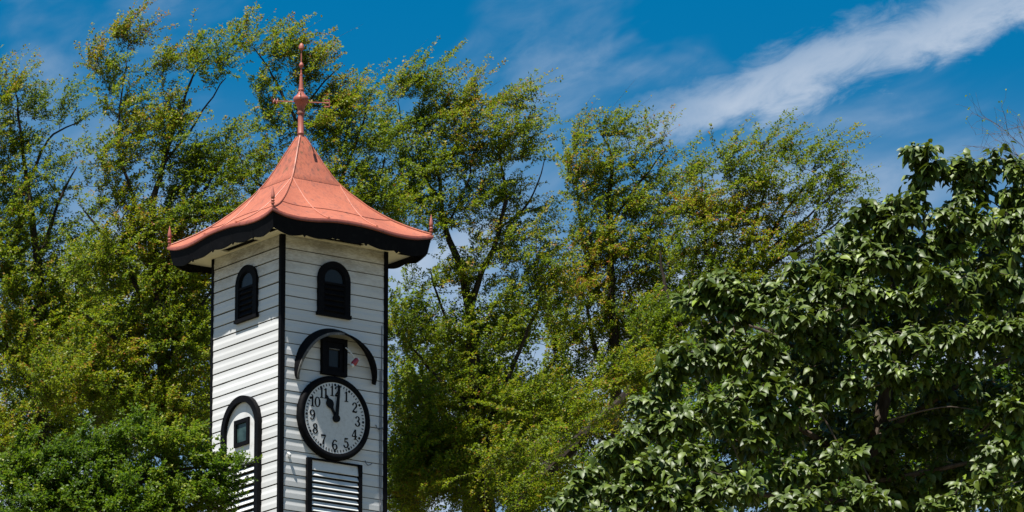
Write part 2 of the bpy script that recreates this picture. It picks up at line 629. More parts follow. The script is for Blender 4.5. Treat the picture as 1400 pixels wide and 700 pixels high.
# numerals drawn as strokes (x, y, half width) in a box 1 high
GL = {
    '0': [[(.32, .96, .045), (.17, .88, .06), (.09, .66, .085), (.08, .5, .09), (.09, .34, .085), (.17, .12, .06), (.32, .04, .045), (.47, .12, .06), (.55, .34, .085), (.56, .5, .09), (.55, .66, .085), (.47, .88, .06), (.32, .96, .045)]],
    '1': [[(.12, .80, .03), (.22, .85, .045), (.32, .97, .06)], [(.32, .98, .085), (.32, .04, .085)], [(.12, .035, .04), (.52, .035, .04)]],
    '2': [[(.14, .70, .09), (.12, .80, .075), (.20, .92, .05), (.34, .96, .05), (.47, .90, .075), (.53, .74, .09), (.48, .58, .085), (.32, .38, .06), (.15, .18, .05), (.08, .08, .05)], [(.08, .09, .075), (.3, .10, .085), (.48, .07, .075), (.56, .14, .04), (.58, .26, .02)]],
    '3': [[(.14, .76, .085), (.14, .84, .07), (.22, .94, .045), (.33, .96, .045), (.46, .88, .07), (.49, .74, .085), (.44, .60, .065), (.28, .53, .04)], [(.28, .53, .04), (.46, .46, .07), (.54, .28, .09), (.46, .10, .07), (.31, .04, .045), (.18, .08, .06), (.11, .20, .085), (.13, .27, .085)]],
    '4': [[(.40, .97, .05), (.24, .68, .045), (.05, .32, .04)], [(.04, .30, .05), (.60, .30, .05)], [(.42, .97, .08), (.42, .04, .085)], [(.26, .035, .035), (.58, .035, .035)]],
    '5': [[(.18, .95, .05), (.18, .53, .045)], [(.17, .90, .075), (.34, .89, .08), (.52, .93, .05)], [(.18, .54, .045), (.32, .62, .05), (.46, .56, .07), (.54, .34, .09), (.48, .14, .07), (.32, .04, .045), (.18, .07, .06), (.10, .20, .085), (.12, .26, .085)]],
    '6': [[(.50, .80, .08), (.46, .90, .06), (.34, .96, .045), (.18, .86, .06), (.09, .62, .085), (.08, .36, .09), (.16, .12, .065), (.32, .04, .045), (.48, .12, .07), (.55, .31, .09), (.48, .50, .07), (.33, .57, .045), (.19, .50, .05), (.10, .34, .06)]],
    '7': [[(.08, .98, .03), (.08, .76, .03)], [(.08, .90, .075), (.30, .90, .085), (.56, .92, .06)], [(.56, .92, .05), (.40, .60, .06), (.30, .32, .085), (.28, .05, .095)]],
    '8': [[(.32, .96, .045), (.17, .88, .065), (.13, .74, .08), (.20, .60, .07), (.32, .53, .055), (.46, .44, .075), (.55, .27, .09), (.47, .10, .07), (.32, .04, .045), (.17, .10, .07), (.09, .27, .085), (.17, .43, .06), (.32, .53, .045), (.43, .60, .06), (.50, .74, .08), (.46, .88, .065), (.32, .96, .045)]],
    '9': [[(.14, .20, .08), (.18, .10, .06), (.30, .04, .045), (.46, .14, .06), (.55, .38, .085), (.56, .64, .09), (.48, .88, .065), (.32, .96, .045), (.16, .88, .07), (.09, .69, .09), (.16, .50, .07), (.31, .43, .045), (.45, .50, .05), (.54, .66, .06)]],
}


def stroke(mb, pts, ox, oz, hgt, o0, o1):
    # subdivide lightly, then one ribbon prism
    P = []
    for i in range(len(pts) - 1):
        for q in (0, .5):
            P.append(tuple(pts[i][k] * (1 - q) + pts[i + 1][k] * q for k in range(3)))
    P.append(pts[-1])
    L_, R_ = [], []
    for i, p in enumerate(P):
        a_, b_ = P[max(i - 1, 0)], P[min(i + 1, len(P) - 1)]
        dx, dz = b_[0] - a_[0], b_[1] - a_[1]
        l = math.hypot(dx, dz) or 1
        nx_, nz_ = -dz / l, dx / l
        L_.append((ox + (p[0] + nx_ * p[2]) * hgt, oz + (p[1] + nz_ * p[2]) * hgt))
        R_.append((ox + (p[0] - nx_ * p[2]) * hgt, oz + (p[1] - nz_ * p[2]) * hgt))
    for i in range(len(P) - 1):
        prism(mb, FR, [L_[i], L_[i + 1], R_[i + 1], R_[i]], o0, o1)


for h in range(1, 13):
    mb = MB()
    s = str(h)
    hg = .185
    wid = [(.64 if ch != '1' or len(s) == 1 else .46) * hg for ch in s]
    tot = sum(wid)
    a_ = 2 * PI * h / 12
    ux, uz = CX + .468 * math.sin(a_) - tot / 2, CZ + .472 * math.cos(a_) - hg / 2
    for ch, w in zip(s, wid):
        off = -.09 * hg if (ch == '1' and len(s) > 1) else 0
        for j, st in enumerate(GL[ch]):
            stroke(mb, st, ux + off, uz, hg, IO0, IO1 + .0006 * j)
        ux += w
    mb.build('numeral', M['ink'], clock)


def hand(ang, pts, o0, o1, name):
    s_, c_ = math.sin(ang), math.cos(ang)
    poly = [(CX + .015 + x * c_ + y * s_, CZ - .003 - x * s_ + y * c_) for x, y in pts]
    mb = MB(); prism(mb, FR, poly, o0, o1)
    return mb.build(name, M['ink'], clock)


hh = [(-.028, 0), (-.026, .16), (-.034, .19), (-.062, .225), (-.078, .265), (-.074, .305), (-.052, .335), (-.03, .355), (-.02, .385), (-.024, .40), (0, .455)]
hand(math.radians(-28.5), hh + [(-x, y) for x, y in hh[-2::-1]], .104, .112, 'hour_hand')
mh = [(-.036, -.02), (-.033, .20), (-.026, .45), (-.020, .585)]
hand(math.radians(5.0), mh + [(-x, y) for x, y in mh[::-1]], .118, .125, 'minute_hand')
mb = MB(); prism(mb, FR, [(CX + .015 + .066 * math.sin(q * PI / 10), CZ - .01 + .066 * math.cos(q * PI / 10)) for q in range(20)], .087, .134)
mb.build('hand_boss', M['ink'], clock)

# ---------------------------------------------------------------- louvred shutter under the clock
ZB = 24.4
mb = MB(); ringf(mb, FR, [(.535, ZB), (1.665, ZB), (1.665, 26.262), (.535, 26.262)], [(.628, ZB + .09), (1.592, ZB + .09), (1.592, 26.235), (.628, 26.235)], -.02, .06)
sh = mb.build('shutter', M['black'], tower)
mb = MB(); fbox(mb, FR, .62, 1.60, ZB + .08, 26.24, -.004, .004); mb.build('backing', M['core'], sh)
mb = MB(); mb.loft([[FR(u, 26.225, .014), FR(u, 26.232, .02), FR(u, 26.06, .046), FR(u, 26.055, .036)] for u in (.63, 1.59)]); mb.build('slat', M['white'], sh)
me_ = None
z = 26.03
while z > ZB + .15:
    if me_ is None:
        mb = MB(); mb.loft([[FR(u, 26.03, .008), FR(u, 26.032, .016), FR(u, 25.963, .054), FR(u, 25.955, .050)] for u in (.63, .95, 1.27, 1.59)])
        o = mb.build('slat', M['white'], sh); me_ = o.data
    else:
        o = bpy.data.objects.new('slat', me_); o.location = (0, 0, z - 26.03); link(o, sh)
    z -= .1035

# ---------------------------------------------------------------- arched door-like panel on the left face
AC = 1.16
mb = MB(); ringf(mb, FL, arch(AC, .592, 24.2, 26.89, 32), arch(AC, .482, 24.2, 26.89, 32), -.02, .085, closed=False)
ap = mb.build('arched_panel', M['black'], tower, smooth=True)
mb = MB(); prism(mb, FL, arch(AC, .486, 26.262, 26.89, 32), .0, .018); mb.build('panel', M['white'], ap)
mb = MB(); ringf(mb, FL, [(.915, 26.60), (1.375, 26.60), (1.375, 27.075), (.915, 27.075)], [(.985, 26.668), (1.305, 26.668), (1.305, 27.0), (.985, 27.0)], .012, .055)
mb.build('window_frame', M['black'], ap)
mb = MB(); fbox(mb, FL, .98, 1.31, 26.66, 27.01, .019, .026); mb.build('pane', M['greenglass'], ap)
mb = MB(); fbox(mb, FL, AC - .478, AC + .478, 26.215, 26.262, .006, .05); mb.build('rail', M['black'], ap)
mb = MB(); fbox(mb, FL, AC - .48, AC + .48, 24.25, 26.215, -.006, .002); mb.build('backing', M['core'], ap)
me_ = None
z = 26.20
while z > 24.4:
    if me_ is None:
        mb = MB(); mb.loft([[FL(u, 26.175, .012), FL(u, 26.18, .02), FL(u, 26.112, .055), FL(u, 26.104, .050)] for u in (AC - .478, AC - .16, AC + .16, AC + .478)])
        o = mb.build('slat', M['white'], ap); me_ = o.data
    else:
        o = bpy.data.objects.new('slat', me_); o.location = (0, 0, z - 26.20); link(o, ap)
    z -= .112

# small fittings on the right face
for u in (2.058, 2.088):
    mb = MB(); mb.tube([FR(u + .004, 20, .012), FR(u, 25.6, .012), FR(u - .002, 28.0 if u < 2.07 else 28.8, .012)], .0075, 6); mb.build('cable', M['cable'], tower)
for u, z in ((1.80, 26.31), (2.02, 26.97)):
    mb = MB(); mb.tube([FR(u - .05, z + .05, .012), FR(u - .045, z, .03), FR(u, z - .03, .03), FR(u + .05, z - .01, .03), FR(u + .09, z + .02, .02)], .008, 6); mb.build('wire_hook', M['cable'], tower)
mb = MB(); mb.tube([FR(.160, 26.285, .0), FR(.168, 26.288, .018), FR(.180, 26.255, .03), FR(.184, 26.215, .03)], [.02, .026, .032, .022], 8); mb.build('insulator', M['white'], tower, smooth=True)

# ---------------------------------------------------------------- soffit, valance, roof
OV = .56
E = H + OV
sb = MB()
zz0, zz1 = ZTOP - BASE, ZTOP - BASE + .02


def sbox(x0, x1, y0, y1):
    sb.box((x0, y0, zz0), (x1, y1, zz1))


so = H + .50
vi, vo = H + .05, H + .215                   # the vent slot
vl = .50
for s in (-1, 1):                            # front/back strips carry a slot, then left/right strips
    sbox(-so, so, *sorted((s * vo, s * so)))
    sbox(-so, -vl, *sorted((s * (H - .02), s * (vo - .001))))
    sbox(vl, so, *sorted((s * (H - .02), s * (vo - .001))))
    sbox(-vl + .001, vl - .001, *sorted((s * (H - .02), s * vi)))
    sbox(*sorted((s * vo, s * so)), -vo + .002, vo - .002)
    for t in (-1, 1):
        sbox(*sorted((s * (H - .019), s * (vo - .002))), *sorted((t * (H - .022), t * vl)))
    sbox(*sorted((s * (H - .019), s * vi)), -vl + .001, vl - .001)
soff = sb.build('soffit', M['soffit'], tower)
mb = MB()
for s in (-1, 1):
    mb.box((-.55, *sorted((s * (vi - .02), s * (vo + .02)))[:1], zz1 + .03), (.55, sorted((s * (vi - .02), s * (vo + .02)))[1], zz1 + .05))
    a_ = sorted((s * (vi - .02), s * (vo + .02)))
    mb.box((a_[0], -.55, zz1 + .031), (a_[1], .55, zz1 + .051))
mb.build('vent', M['core'], soff)

EAVE = [(0, 30.335), (.20, 30.328), (.32, 30.308), (.45, 30.278), (.57, 30.262), (.70, 30.258), (.82, 30.272), (.92, 30.302), (1.0, 30.345)]
HIP = [(.045, 32.29), (.19, 31.99), (.30, 31.74), (.44, 31.46), (.50, 31.375), (.60, 31.24), (.72, 31.11), (.85, 30.965), (.97, 30.855), (1.10, 30.745), (1.25, 30.64), (1.40, 30.555), (1.53, 30.49), (1.66, 30.435)]


def interp(tab, x):
    return float(np.interp(x, [a_ for a_, _ in tab], [b_ for _, b_ in tab]))


def smooth_interp(tab, x):
    return (interp(tab, x - .04) + 2 * interp(tab, x) + interp(tab, x + .04)) / 4


def eave_z(v):                               # fascia top along the side, v = lateral / E
    return smooth_interp(EAVE, min(abs(v), 1.0)) if abs(v) < .97 else interp(EAVE, min(abs(v), 1))


def roof_z(o, l):                            # o outward distance, l lateral
    z = interp(HIP, o)
    if o > .5:
        t = (o - .5) / (E - .5)
        d = (eave_z(l / o) + .07) - HIP[-1][1]
        z += d * t ** 1.6
    return z


def SIDE(k, o, l, z):                        # side 0 faces -y (right face of the photo), then -x, +y, +x
    a_ = -PI / 2 * k
    x, y = l, -o
    return (x * math.cos(a_) - y * math.sin(a_), x * math.sin(a_) + y * math.cos(a_), z - BASE)


# dark underlay of the roof
ul = MB()
os_ = [.05, .2, .35, .5, .7, .9, 1.1, 1.3, 1.48, E - .03]
for k in range(4):
    n = 20
    rows = [[SIDE(k, o, o * (-1 + 2 * j / n), roof_z(o, o * (-1 + 2 * j / n)) - .022) for j in range(n + 1)] for o in os_]
    vs = [p for r in rows for p in r]
    ul.add(vs, [(i * (n + 1) + j, i * (n + 1) + j + 1, (i + 1) * (n + 1) + j + 1, (i + 1) * (n + 1) + j) for i in range(len(os_) - 1) for j in range(n)])
roof = ul.build('roof', M['roofdark'], tower, smooth=True, fix=False)


def sheet(k, o0, o1, lf0, lf1, no=8, nl=8, lift=0.0, mt='roof'):
    """metal sheet between outward o0..o1; lf(o) gives lateral limits; own thickness"""
    mb = MB()
    top, bot = [], []
    for i in range(no + 1):
        o = o0 + (o1 - o0) * i / no
        a_, b_ = lf0(o), lf1(o)
        for j in range(nl + 1):
            l = a_ + (b_ - a_) * j / nl
            z = roof_z(o, l) + lift
            top.append(SIDE(k, o, l, z)); bot.append(SIDE(k, o, l, z - .012))
    n = len(top); w = nl + 1
    fs = []
    for i in range(no):
        for j in range(nl):
            a_ = i * w + j
            fs.append((a_, a_ + w, a_ + w + 1, a_ + 1))
            fs.append((n + a_, n + a_ + 1, n + a_ + w + 1, n + a_ + w))
    for j in range(nl):
        fs.append((j, j + 1, n + j + 1, n + j)); a_ = no * w + j; fs.append((a_, n + a_, n + a_ + 1, a_ + 1))
    for i in range(no):
        a_ = i * w; fs.append((a_, n + a_, n + a_ + w, a_ + w)); a_ = i * w + nl; fs.append((a_, a_ + w, n + a_ + w, n + a_))
    mb.add(top + bot, fs)
    return mb.build('roof_sheet', M[mt], roof, smooth=True)


SW = .50
SO = 1.13
for k in range(4):
    sheet(k, .045, .512, lambda o: -o + .004, lambda o: o - .004, 6, 4, .012)
    for (o0, o1, lift) in ((.503, SO + .01, .006), (SO, E - .004, 0.0)):
        sheet(k, o0, o1, lambda o: -SW + .002, lambda o: SW - .002, 7, 6, lift)
        sheet(k, o0, o1, lambda o: -o + .003, lambda o: min(-SW - .002, -o + .004 + (o - .5)), 7, 8, lift)
        sheet(k, o0, o1, lambda o: max(SW + .002, o - .004 - (o - .5)), lambda o: o - .003, 7, 8, lift)
    # lapped joints between the rows of sheets
    for o_, li_ in ((.511, .004), (SO + .009, .002)):
        mb = MB(); mb.tube([SIDE(k, o_, v * (o_ - .01), roof_z(o_, v * (o_ - .01)) + .004) for v in np.linspace(-1, 1, 21)], .0075, 5)
        mb.build('lap_joint', M['roofdark'], roof, smooth=True)
    # seam rolls
    for s in (-1, 1):
        mb = MB(); mb.tube([SIDE(k, o, s * SW, roof_z(o, s * SW) + .008) for o in np.linspace(.5, E, 14)], .0125, 6)
        mb.tube([SIDE(k, E - .02, s * SW, roof_z(E, s * SW) + .005), SIDE(k, E + .008, s * SW, roof_z(E, s * SW) + .012)], .024, 8)
        mb.build('seam', M['roof'], roof, smooth=True)
    mb = MB(); mb.tube([SIDE(k, o, -o, roof_z(o, -o) + .010) for o in [.05, .12, .2, .3, .4, .47, .52, .6, .7, .85, 1.0, 1.15, 1.3, 1.45, 1.58, E]], .017, 7)
    mb.build('hip_roll', M['roof'], roof, smooth=True)
    # rolled eave edge
    mb = MB()
    ls = np.linspace(-1, 1, 45)
    mb.loft([[SIDE(k, E - .02, v * (E - .02), eave_z(v) + .066), SIDE(k, E + .012, v * (E + .012), eave_z(v) + .060), SIDE(k, E + .022, v * (E + .022), eave_z(v) + .035),
              SIDE(k, E + .016, v * (E + .016), eave_z(v) + .008), SIDE(k, E - .02, v * (E - .02), eave_z(v) + .0)] for v in ls])
    mb.build('eave_edge', M['roofdark'], roof, smooth=True)
    # scalloped black valance with little drop points, leaning slightly inwards
    mb = MB()
    nsc = 5
    col_t, col_b = [], []
    vv = np.linspace(-1, 1, 141)
    outer, inner = [], []
    for v in vv:
        u = (v + 1) / 2 * nsc
        f = u - math.floor(min(u, nsc - 1e-6))
        zt = eave_z(v) + .004
        zb = float(np.interp(abs(v), [0, .3, .6, .8, 1], [30.085, 30.075, 30.04, 30.035, 30.075])) + .008 - .058 * math.sin(PI * f) ** .8
        i_ = round(u)
        if 0 < i_ < nsc and abs(u - i_) < .05:
            zb -= .055 * (1 - abs(u - i_) / .05)
        eo, eb = E - .012, E - .055
        outer.append((SIDE(k, eo, v * eo, zt), SIDE(k, eb, v * eb, zb)))
        inner.append((SIDE(k, eo - .02, v * (eo - .02), zt), SIDE(k, eb - .02, v * (eb - .02), zb)))
    mb.loft([[outer[i][0], outer[i][1], inner[i][1], inner[i][0]] for i in range(len(vv))])
    mb.build('valance', M['black'], tower)
    # corner finial
    mb = MB()
    p = SIDE(k, E - .012, -(E - .012), HIP[-1][1] - .015)
    mb.lathe(p, [(.022, 0), (.022, .05), (.035, .06), (.035, .075), (.018, .085), (.03, .10), (.034, .115), (.026, .13), (.019, .137), (.032, .15), (.036, .18), (.032, .22), (.023, .27), (.011, .325), (.003, .365)], 14)
    mb.build('corner_finial', M['spire'], roof, smooth=True)

# spire
mb = MB()
Z0 = 32.24 - BASE
sp = [(.075, 0), (.058, .03), (.055, .09), (.062, .10), (.062, .115), (.054, .125), (.050, .46), (.066, .47), (.066, .50), (.056, .51), (.060, .55), (.078, .60), (.105, .66), (.130, .70), (.138, .735), (.132, .765), (.11, .785), (.088, .80), (.066, .83), (.05, .865), (.046, .885), (.055, .895), (.055, .915), (.044, .925), (.036, 1.0), (.024, 1.17), (.028, 1.175), (.028, 1.19), (.016, 1.20), (.0125, 1.30), (.026, 1.315), (.042, 1.345), (.042, 1.365), (.026, 1.395), (.013, 1.41), (.011, 1.62), (.024, 1.635), (.046, 1.66), (.047, 1.69), (.038, 1.725), (.018, 1.755), (.003, 1.765)]
mb.lathe((0, 0, Z0), sp, 22)
spire = mb.build('spire', M['spire'], tower, smooth=True)
va = -A + .02                                # arms run across the line of sight, the other pair along it
for (dx, dy) in ((1, 0), (0, 1)):
    d = Vector((math.cos(va) * dx - math.sin(va) * dy, math.sin(va) * dx + math.cos(va) * dy, 0))
    mb = MB(); mb.tube([d * -.46 + Vector((0, 0, Z0 + .70)), d * .50 + Vector((0, 0, Z0 + .67))], .0105, 8)
    mb.build('vane_arm', M['spire'], spire, smooth=True)


def letter(strokes, origin, d, name='compass_letter'):
    mb = MB()
    for (x0, z0_, x1, z1_) in strokes:
        p, q = Vector(origin) + d * x0 + Vector((0, 0, z0_)), Vector(origin) + d * x1 + Vector((0, 0, z1_))
        mb.tube([p, q], .012, 6)
    mb.build(name, M['spire'], spire)


dE = Vector((math.cos(va), math.sin(va), 0))
letter([(.0, -.075, .0, .045), (-.10, .045, 0, .045), (-.08, -.012, 0, -.012), (-.10, -.075, 0, -.075)], dE * .50 + Vector((0, 0, Z0 + .675)), dE)
dW = Vector((math.cos(va + .9), math.sin(va + .9), 0))
letter([(-.085, .06, -.045, -.05), (-.045, -.05, 0, .04), (0, .04, .045, -.05), (.045, -.05, .085, .06)], dE * -.46 + Vector((0, 0, Z0 + .70)), dW)
dN = Vector((-math.sin(va), math.cos(va), 0))
letter([(-.05, -.06, -.05, .06), (-.05, .06, .05, -.06), (.05, -.06, .05, .06)], dN * .48 + Vector((0, 0, Z0 + .67)), dN)
letter([(.05, .06, -.05, .06), (-.05, .06, -.05, 0), (-.05, 0, .05, 0), (.05, 0, .05, -.06), (.05, -.06, -.05, -.06)], dN * -.46 + Vector((0, 0, Z0 + .70)), dN)

#TREES
# ------------------------------------------------------------------ vegetation
def at(px, py, Y):
    """world point seen at a photo pixel, at distance Y along the view's ground axis (used only to lay the trees out)"""
    u, v = (px - 700) / FPX, (350 - py) / FPX
    dy = math.cos(PITCH) - v * math.sin(PITCH)
    dz = math.sin(PITCH) + v * math.cos(PITCH)
    return np.array([u * Y / dy, Y, CAM_Z + dz * Y / dy])


def leaf_material(name, ramp, rough=.5, spec=.4, trans=.3, tcol=(.16, .20, .02), tip=None):
    m, t, b = mat(name, ramp[0][1], rough, spec)
    at_ = N(t, 'ShaderNodeAttribute')
    at_.attribute_name = 'tint'
    cr = N(t, 'ShaderNodeValToRGB')
    cr.color_ramp.elements[0].position, cr.color_ramp.elements[0].color = ramp[0][0], (*ramp[0][1], 1)
    cr.color_ramp.elements[1].position, cr.color_ramp.elements[1].color = ramp[-1][0], (*ramp[-1][1], 1)
    for p, c_ in ramp[1:-1]:
        e = cr.color_ramp.elements.new(p)
        e.color = (*c_, 1)
    lk(t, at_.outputs['Fac'], cr.inputs[0])
    lk(t, cr.outputs[0], b.inputs['Base Color'])
    tr = N(t, 'ShaderNodeBsdfTranslucent')
    lk(t, mixc(t, .6, cr.outputs[0], tcol), tr.inputs['Color'])
    mx = N(t, 'ShaderNodeMixShader')
    mx.inputs[0].default_value = trans
    lk(t, b.outputs[0], mx.inputs[1])
    lk(t, tr.outputs[0], mx.inputs[2])
    out = [n for n in t.nodes if n.type == 'OUTPUT_MATERIAL'][0]
    lk(t, mx.outputs[0], out.inputs['Surface'])
    return m, t, b


def bark(name, c1, c2):
    m, t, b = mat(name, c1, .85, .2)
    n = noise(t, 5, 6, .7, stretch=(1, 1, .25))
    lk(t, mixc(t, maprange(t, n, .35, .65), c1, c2), b.inputs['Base Color'])
    bump(t, b, n, .6, .03)
    return m


M['bark'] = bark('dark_bark', (.016, .012, .009), (.045, .033, .025))
M['bark2'] = bark('brown_bark', (.035, .026, .018), (.10, .075, .055))
M['twig'] = bark('twig_bark', (.05, .035, .025), (.12, .085, .06))
M['leaf_olive'] = leaf_material('olive_leaf', [(0, (.030, .062, .003)), (.30, (.080, .142, .004)), (.60, (.165, .215, .005)), (.84, (.29, .22, .008)), (1, (.25, .085, .016))], .45, .18, .44, (.32, .42, .015))[0]
M['leaf_bright'] = leaf_material('bright_leaf', [(0, (.020, .048, .003)), (.5, (.062, .125, .005)), (.85, (.15, .20, .010)), (1, (.30, .30, .02))], .45, .2, .42, (.20, .34, .012))[0]


def leaf_mesh(name, pos, d, side, nor, L, Wd, tint, m, parent):
    """quads: base, one edge, tip, other edge, slightly folded"""
    n = len(pos)
    L = L[:, None]; Wd = Wd[:, None]
    V = np.empty((n, 4, 3))
    V[:, 0] = pos
    V[:, 1] = pos + d * L * .48 + side * Wd * .5 + nor * Wd * .16
    V[:, 2] = pos + d * L - nor * L * .08
    V[:, 3] = pos + d * L * .48 - side * Wd * .5 + nor * Wd * .16
    me = bpy.data.meshes.new(name)
    me.vertices.add(n * 4)
    me.vertices.foreach_set('co', V.astype(np.float32).ravel())
    me.loops.add(n * 4)
    me.loops.foreach_set('vertex_index', np.arange(n * 4, dtype=np.int32))
    me.polygons.add(n)
    me.polygons.foreach_set('loop_start', np.arange(0, n * 4, 4, dtype=np.int32))
    me.update(calc_edges=True)
    a_ = me.attributes.new('tint', 'FLOAT', 'FACE')
    a_.data.foreach_set('value', tint.astype(np.float32))
    me.materials.append(m)
    o = link(bpy.data.objects.new(name, me), parent)
    o['kind'] = 'stuff'
    return o


def nrm(a_):
    return a_ / np.maximum(np.linalg.norm(a_, axis=-1, keepdims=True), 1e-9)


def fast_twigs(name, P0, P1, r0, r1, m, parent):
    n = len(P0)
    d = nrm(P1 - P0)
    u = nrm(np.cross(d, np.array([.31, .2, .93]) + 1e-3))
    w = np.cross(d, u)
    V = np.empty((n, 6, 3))
    for k in range(3):
        o = u * math.cos(2 * PI * k / 3) + w * math.sin(2 * PI * k / 3)
        V[:, k] = P0 + o * r0[:, None]
        V[:, 3 + k] = P1 + o * r1[:, None]
    q = np.array([[0, 1, 4, 3], [1, 2, 5, 4], [2, 0, 3, 5]])
    I = (np.arange(n)[:, None, None] * 6 + q[None]).ravel()
    me = bpy.data.meshes.new(name)
    me.vertices.add(n * 6); me.vertices.foreach_set('co', V.astype(np.float32).ravel())
    me.loops.add(n * 12); me.loops.foreach_set('vertex_index', I.astype(np.int32))
    me.polygons.add(n * 3); me.polygons.foreach_set('loop_start', np.arange(0, n * 12, 4, dtype=np.int32))
    me.update(calc_edges=True)
    me.materials.append(m)
    o = link(bpy.data.objects.new(name, me), parent)
    o['kind'] = 'stuff'
    return o


def dense_path(pts, step=.12):
    P = np.array([p[:3] for p in pts]); R = np.array([p[3] for p in pts])
    # Catmull-Rom through the points
    out, rad = [], []
    for i in range(len(P) - 1):
        p0, p1, p2, p3 = P[max(i - 1, 0)], P[i], P[i + 1], P[min(i + 2, len(P) - 1)]
        k = max(2, int(np.linalg.norm(p2 - p1) / step))
        for j in range(k):
            t = j / k
            out.append(.5 * (2 * p1 + (p2 - p0) * t + (2 * p0 - 5 * p1 + 4 * p2 - p3) * t * t + (3 * p1 - p0 - 3 * p2 + p3) * t ** 3))
            rad.append(R[i] * (1 - t) + R[i + 1] * t)
    out.append(P[-1]); rad.append(R[-1])
    return np.array(out), np.array(rad)


def grow_tree(name, label, Y, trunk, limbs, blobs, seed, dens=1.0, lean=(.42, -.05, .75), leaf=(.054, .034), per=272, tw=(.36, .92), lm='leaf_olive',
              bk='bark', thick=1.0, wisps=1.0, tshift=0.0, red=1.0, group=None):
    rng = np.random.default_rng(seed)
    S = FPX / math.cos(PITCH) / Y * .97      # photo pixels per metre at this distance
    base_px = trunk[0]
    b = at(base_px[0], base_px[1], Y)
    gz = ground_z(b[0], Y)
    root = empty(name, (b[0], Y, gz))
    tag(root, label, 'tree', group or {'feathery_tree': 'feathery trees behind the tower', 'bushy_tree': 'bushy trees filling the gaps low down'}.get(name))
    org = np.array([b[0], Y, gz])

    def shift(py):
        return py + (26 * min(max((470 - py) / 300, 0), 1) if wisps > 0 else 0)

    def path(pl, zz=0.0):
        out = []
        y_off = 0.0
        for i, q in enumerate(pl):
            y = Y + (q[3] if len(q) > 3 else 0.0)
            out.append((*at(q[0], shift(q[1]), y), q[2]))
        return out
    tp = path(trunk)
    tp = [(b[0] - .1, Y, gz - .4, tp[0][3] * 1.45), (b[0] + .05, Y, (gz + b[2]) / 2, tp[0][3] * 1.15)] + tp
    nodes, ndir, nlen = [], [], []

    def add_limb(pts, nm):
        P, R = dense_path(pts)
        if len(P) > 3:
            jit = np.cumsum(rng.normal(0, .010, P.shape), 0)
            jit -= np.linspace(0, 1, len(P))[:, None] * jit[-1] * .5
            P = P + jit
        mb = MB(); mb.tube([p - org for p in P], list(R), 8)
        mb.build(nm, M[bk], root, smooth=True)
        d = nrm(np.gradient(P, axis=0))
        nodes.append(P); ndir.append(d); nlen.append(np.linspace(0, .02 * len(P), len(P)) + 1.0)
    add_limb(tp, 'trunk')
    for lb in limbs:
        add_limb(path(lb), 'limb')
    NP, ND, NL = np.concatenate(nodes), np.concatenate(ndir), np.concatenate(nlen)
    # crown volume: attractor points
    pts = []
    for q in blobs:
        px, py, rx, ry = q[:4]
        wgt = q[4] if len(q) > 4 else 1.0
        yo = q[5] if len(q) > 5 else 0.0
        n = max(2, int(rx * ry / 78.0 * wgt * dens))
        v = nrm(rng.normal(size=(n, 3))) * (rng.random((n, 1)) ** .40)
        rz = .5 * (rx + ry) / S * thick
        for a_ in v:
            pts.append(at(px - (10 if wisps > 0 else 0) + a_[0] * rx, shift(py) + a_[2] * ry, Y + yo + a_[1] * rz))
    pts = np.array(pts)
    dist = np.array([np.min(np.sum((NP - p) ** 2, 1)) for p in pts])
    pts = pts[np.argsort(dist)]
    leanv = nrm(np.array(lean))
    cap = len(NP) + len(pts) * 9
    bufP = np.zeros((cap, 3)); bufD = np.zeros((cap, 3)); bufL = np.zeros(cap)
    cnt = len(NP)
    bufP[:cnt], bufD[:cnt], bufL[:cnt] = NP, ND, NL
    tb = MB()
    ends, edir, s0 = [], [], []
    for p in pts:
        dv = p - bufP[:cnt]
        dd = np.sqrt(np.sum(dv * dv, 1))
        ahead = np.sum(dv * bufD[:cnt], 1) / np.maximum(dd, 1e-6)
        cost = dd * (1.25 - .35 * ahead) + .10 * bufL[:cnt]
        j = int(np.argmin(cost))
        a_, da = bufP[j].copy(), bufD[j].copy()
        d = dd[j]
        if d < .05:
            continue
        t1 = nrm(nrm(p - a_) * .5 + leanv * .65 + rng.normal(0, .35, 3))
        k = int(min(8, max(3, round(d / .16))))
        ts = np.linspace(0, 1, k + 1)[:, None]
        c1, c2 = a_ + da * d * .30, p - t1 * d * .34
        Q = (1 - ts) ** 3 * a_ + 3 * (1 - ts) ** 2 * ts * c1 + 3 * (1 - ts) * ts ** 2 * c2 + ts ** 3 * p
        Q[1:-1] += rng.normal(0, .012, Q[1:-1].shape)
        r_a = min(.004 + .007 * d, .022)
        tb.tube([q - org for q in Q], list(np.linspace(r_a, .0032, k + 1)), 4)
        D = nrm(np.gradient(Q, axis=0))
        bufP[cnt:cnt + k] = Q[1:]; bufD[cnt:cnt + k] = D[1:]; bufL[cnt:cnt + k] = bufL[j] + np.arange(1, k + 1) * d / k
        cnt += k
        ends.append(p); edir.append(D[-1]); s0.append(Q[max(0, k - 2)])
    br = tb.build('branches', M[bk], root, fix=False)
    br['kind'] = 'stuff'
    ends, edir, s0 = np.array(ends), np.array(edir), np.array(s0)
    # leafy twigs: several to each branch end; near the outline longer, straighter shoots
    tws = []
    nA = len(ends)
    top = np.array([np.sum((ends[:, 2] > e[2] + .05) & (np.abs(ends[:, 0] - e[0]) < .45)) for e in ends]) if wisps > 0 else np.full(nA, 99)
    T0, TD, TL, TN, TT = [], [], [], [], []
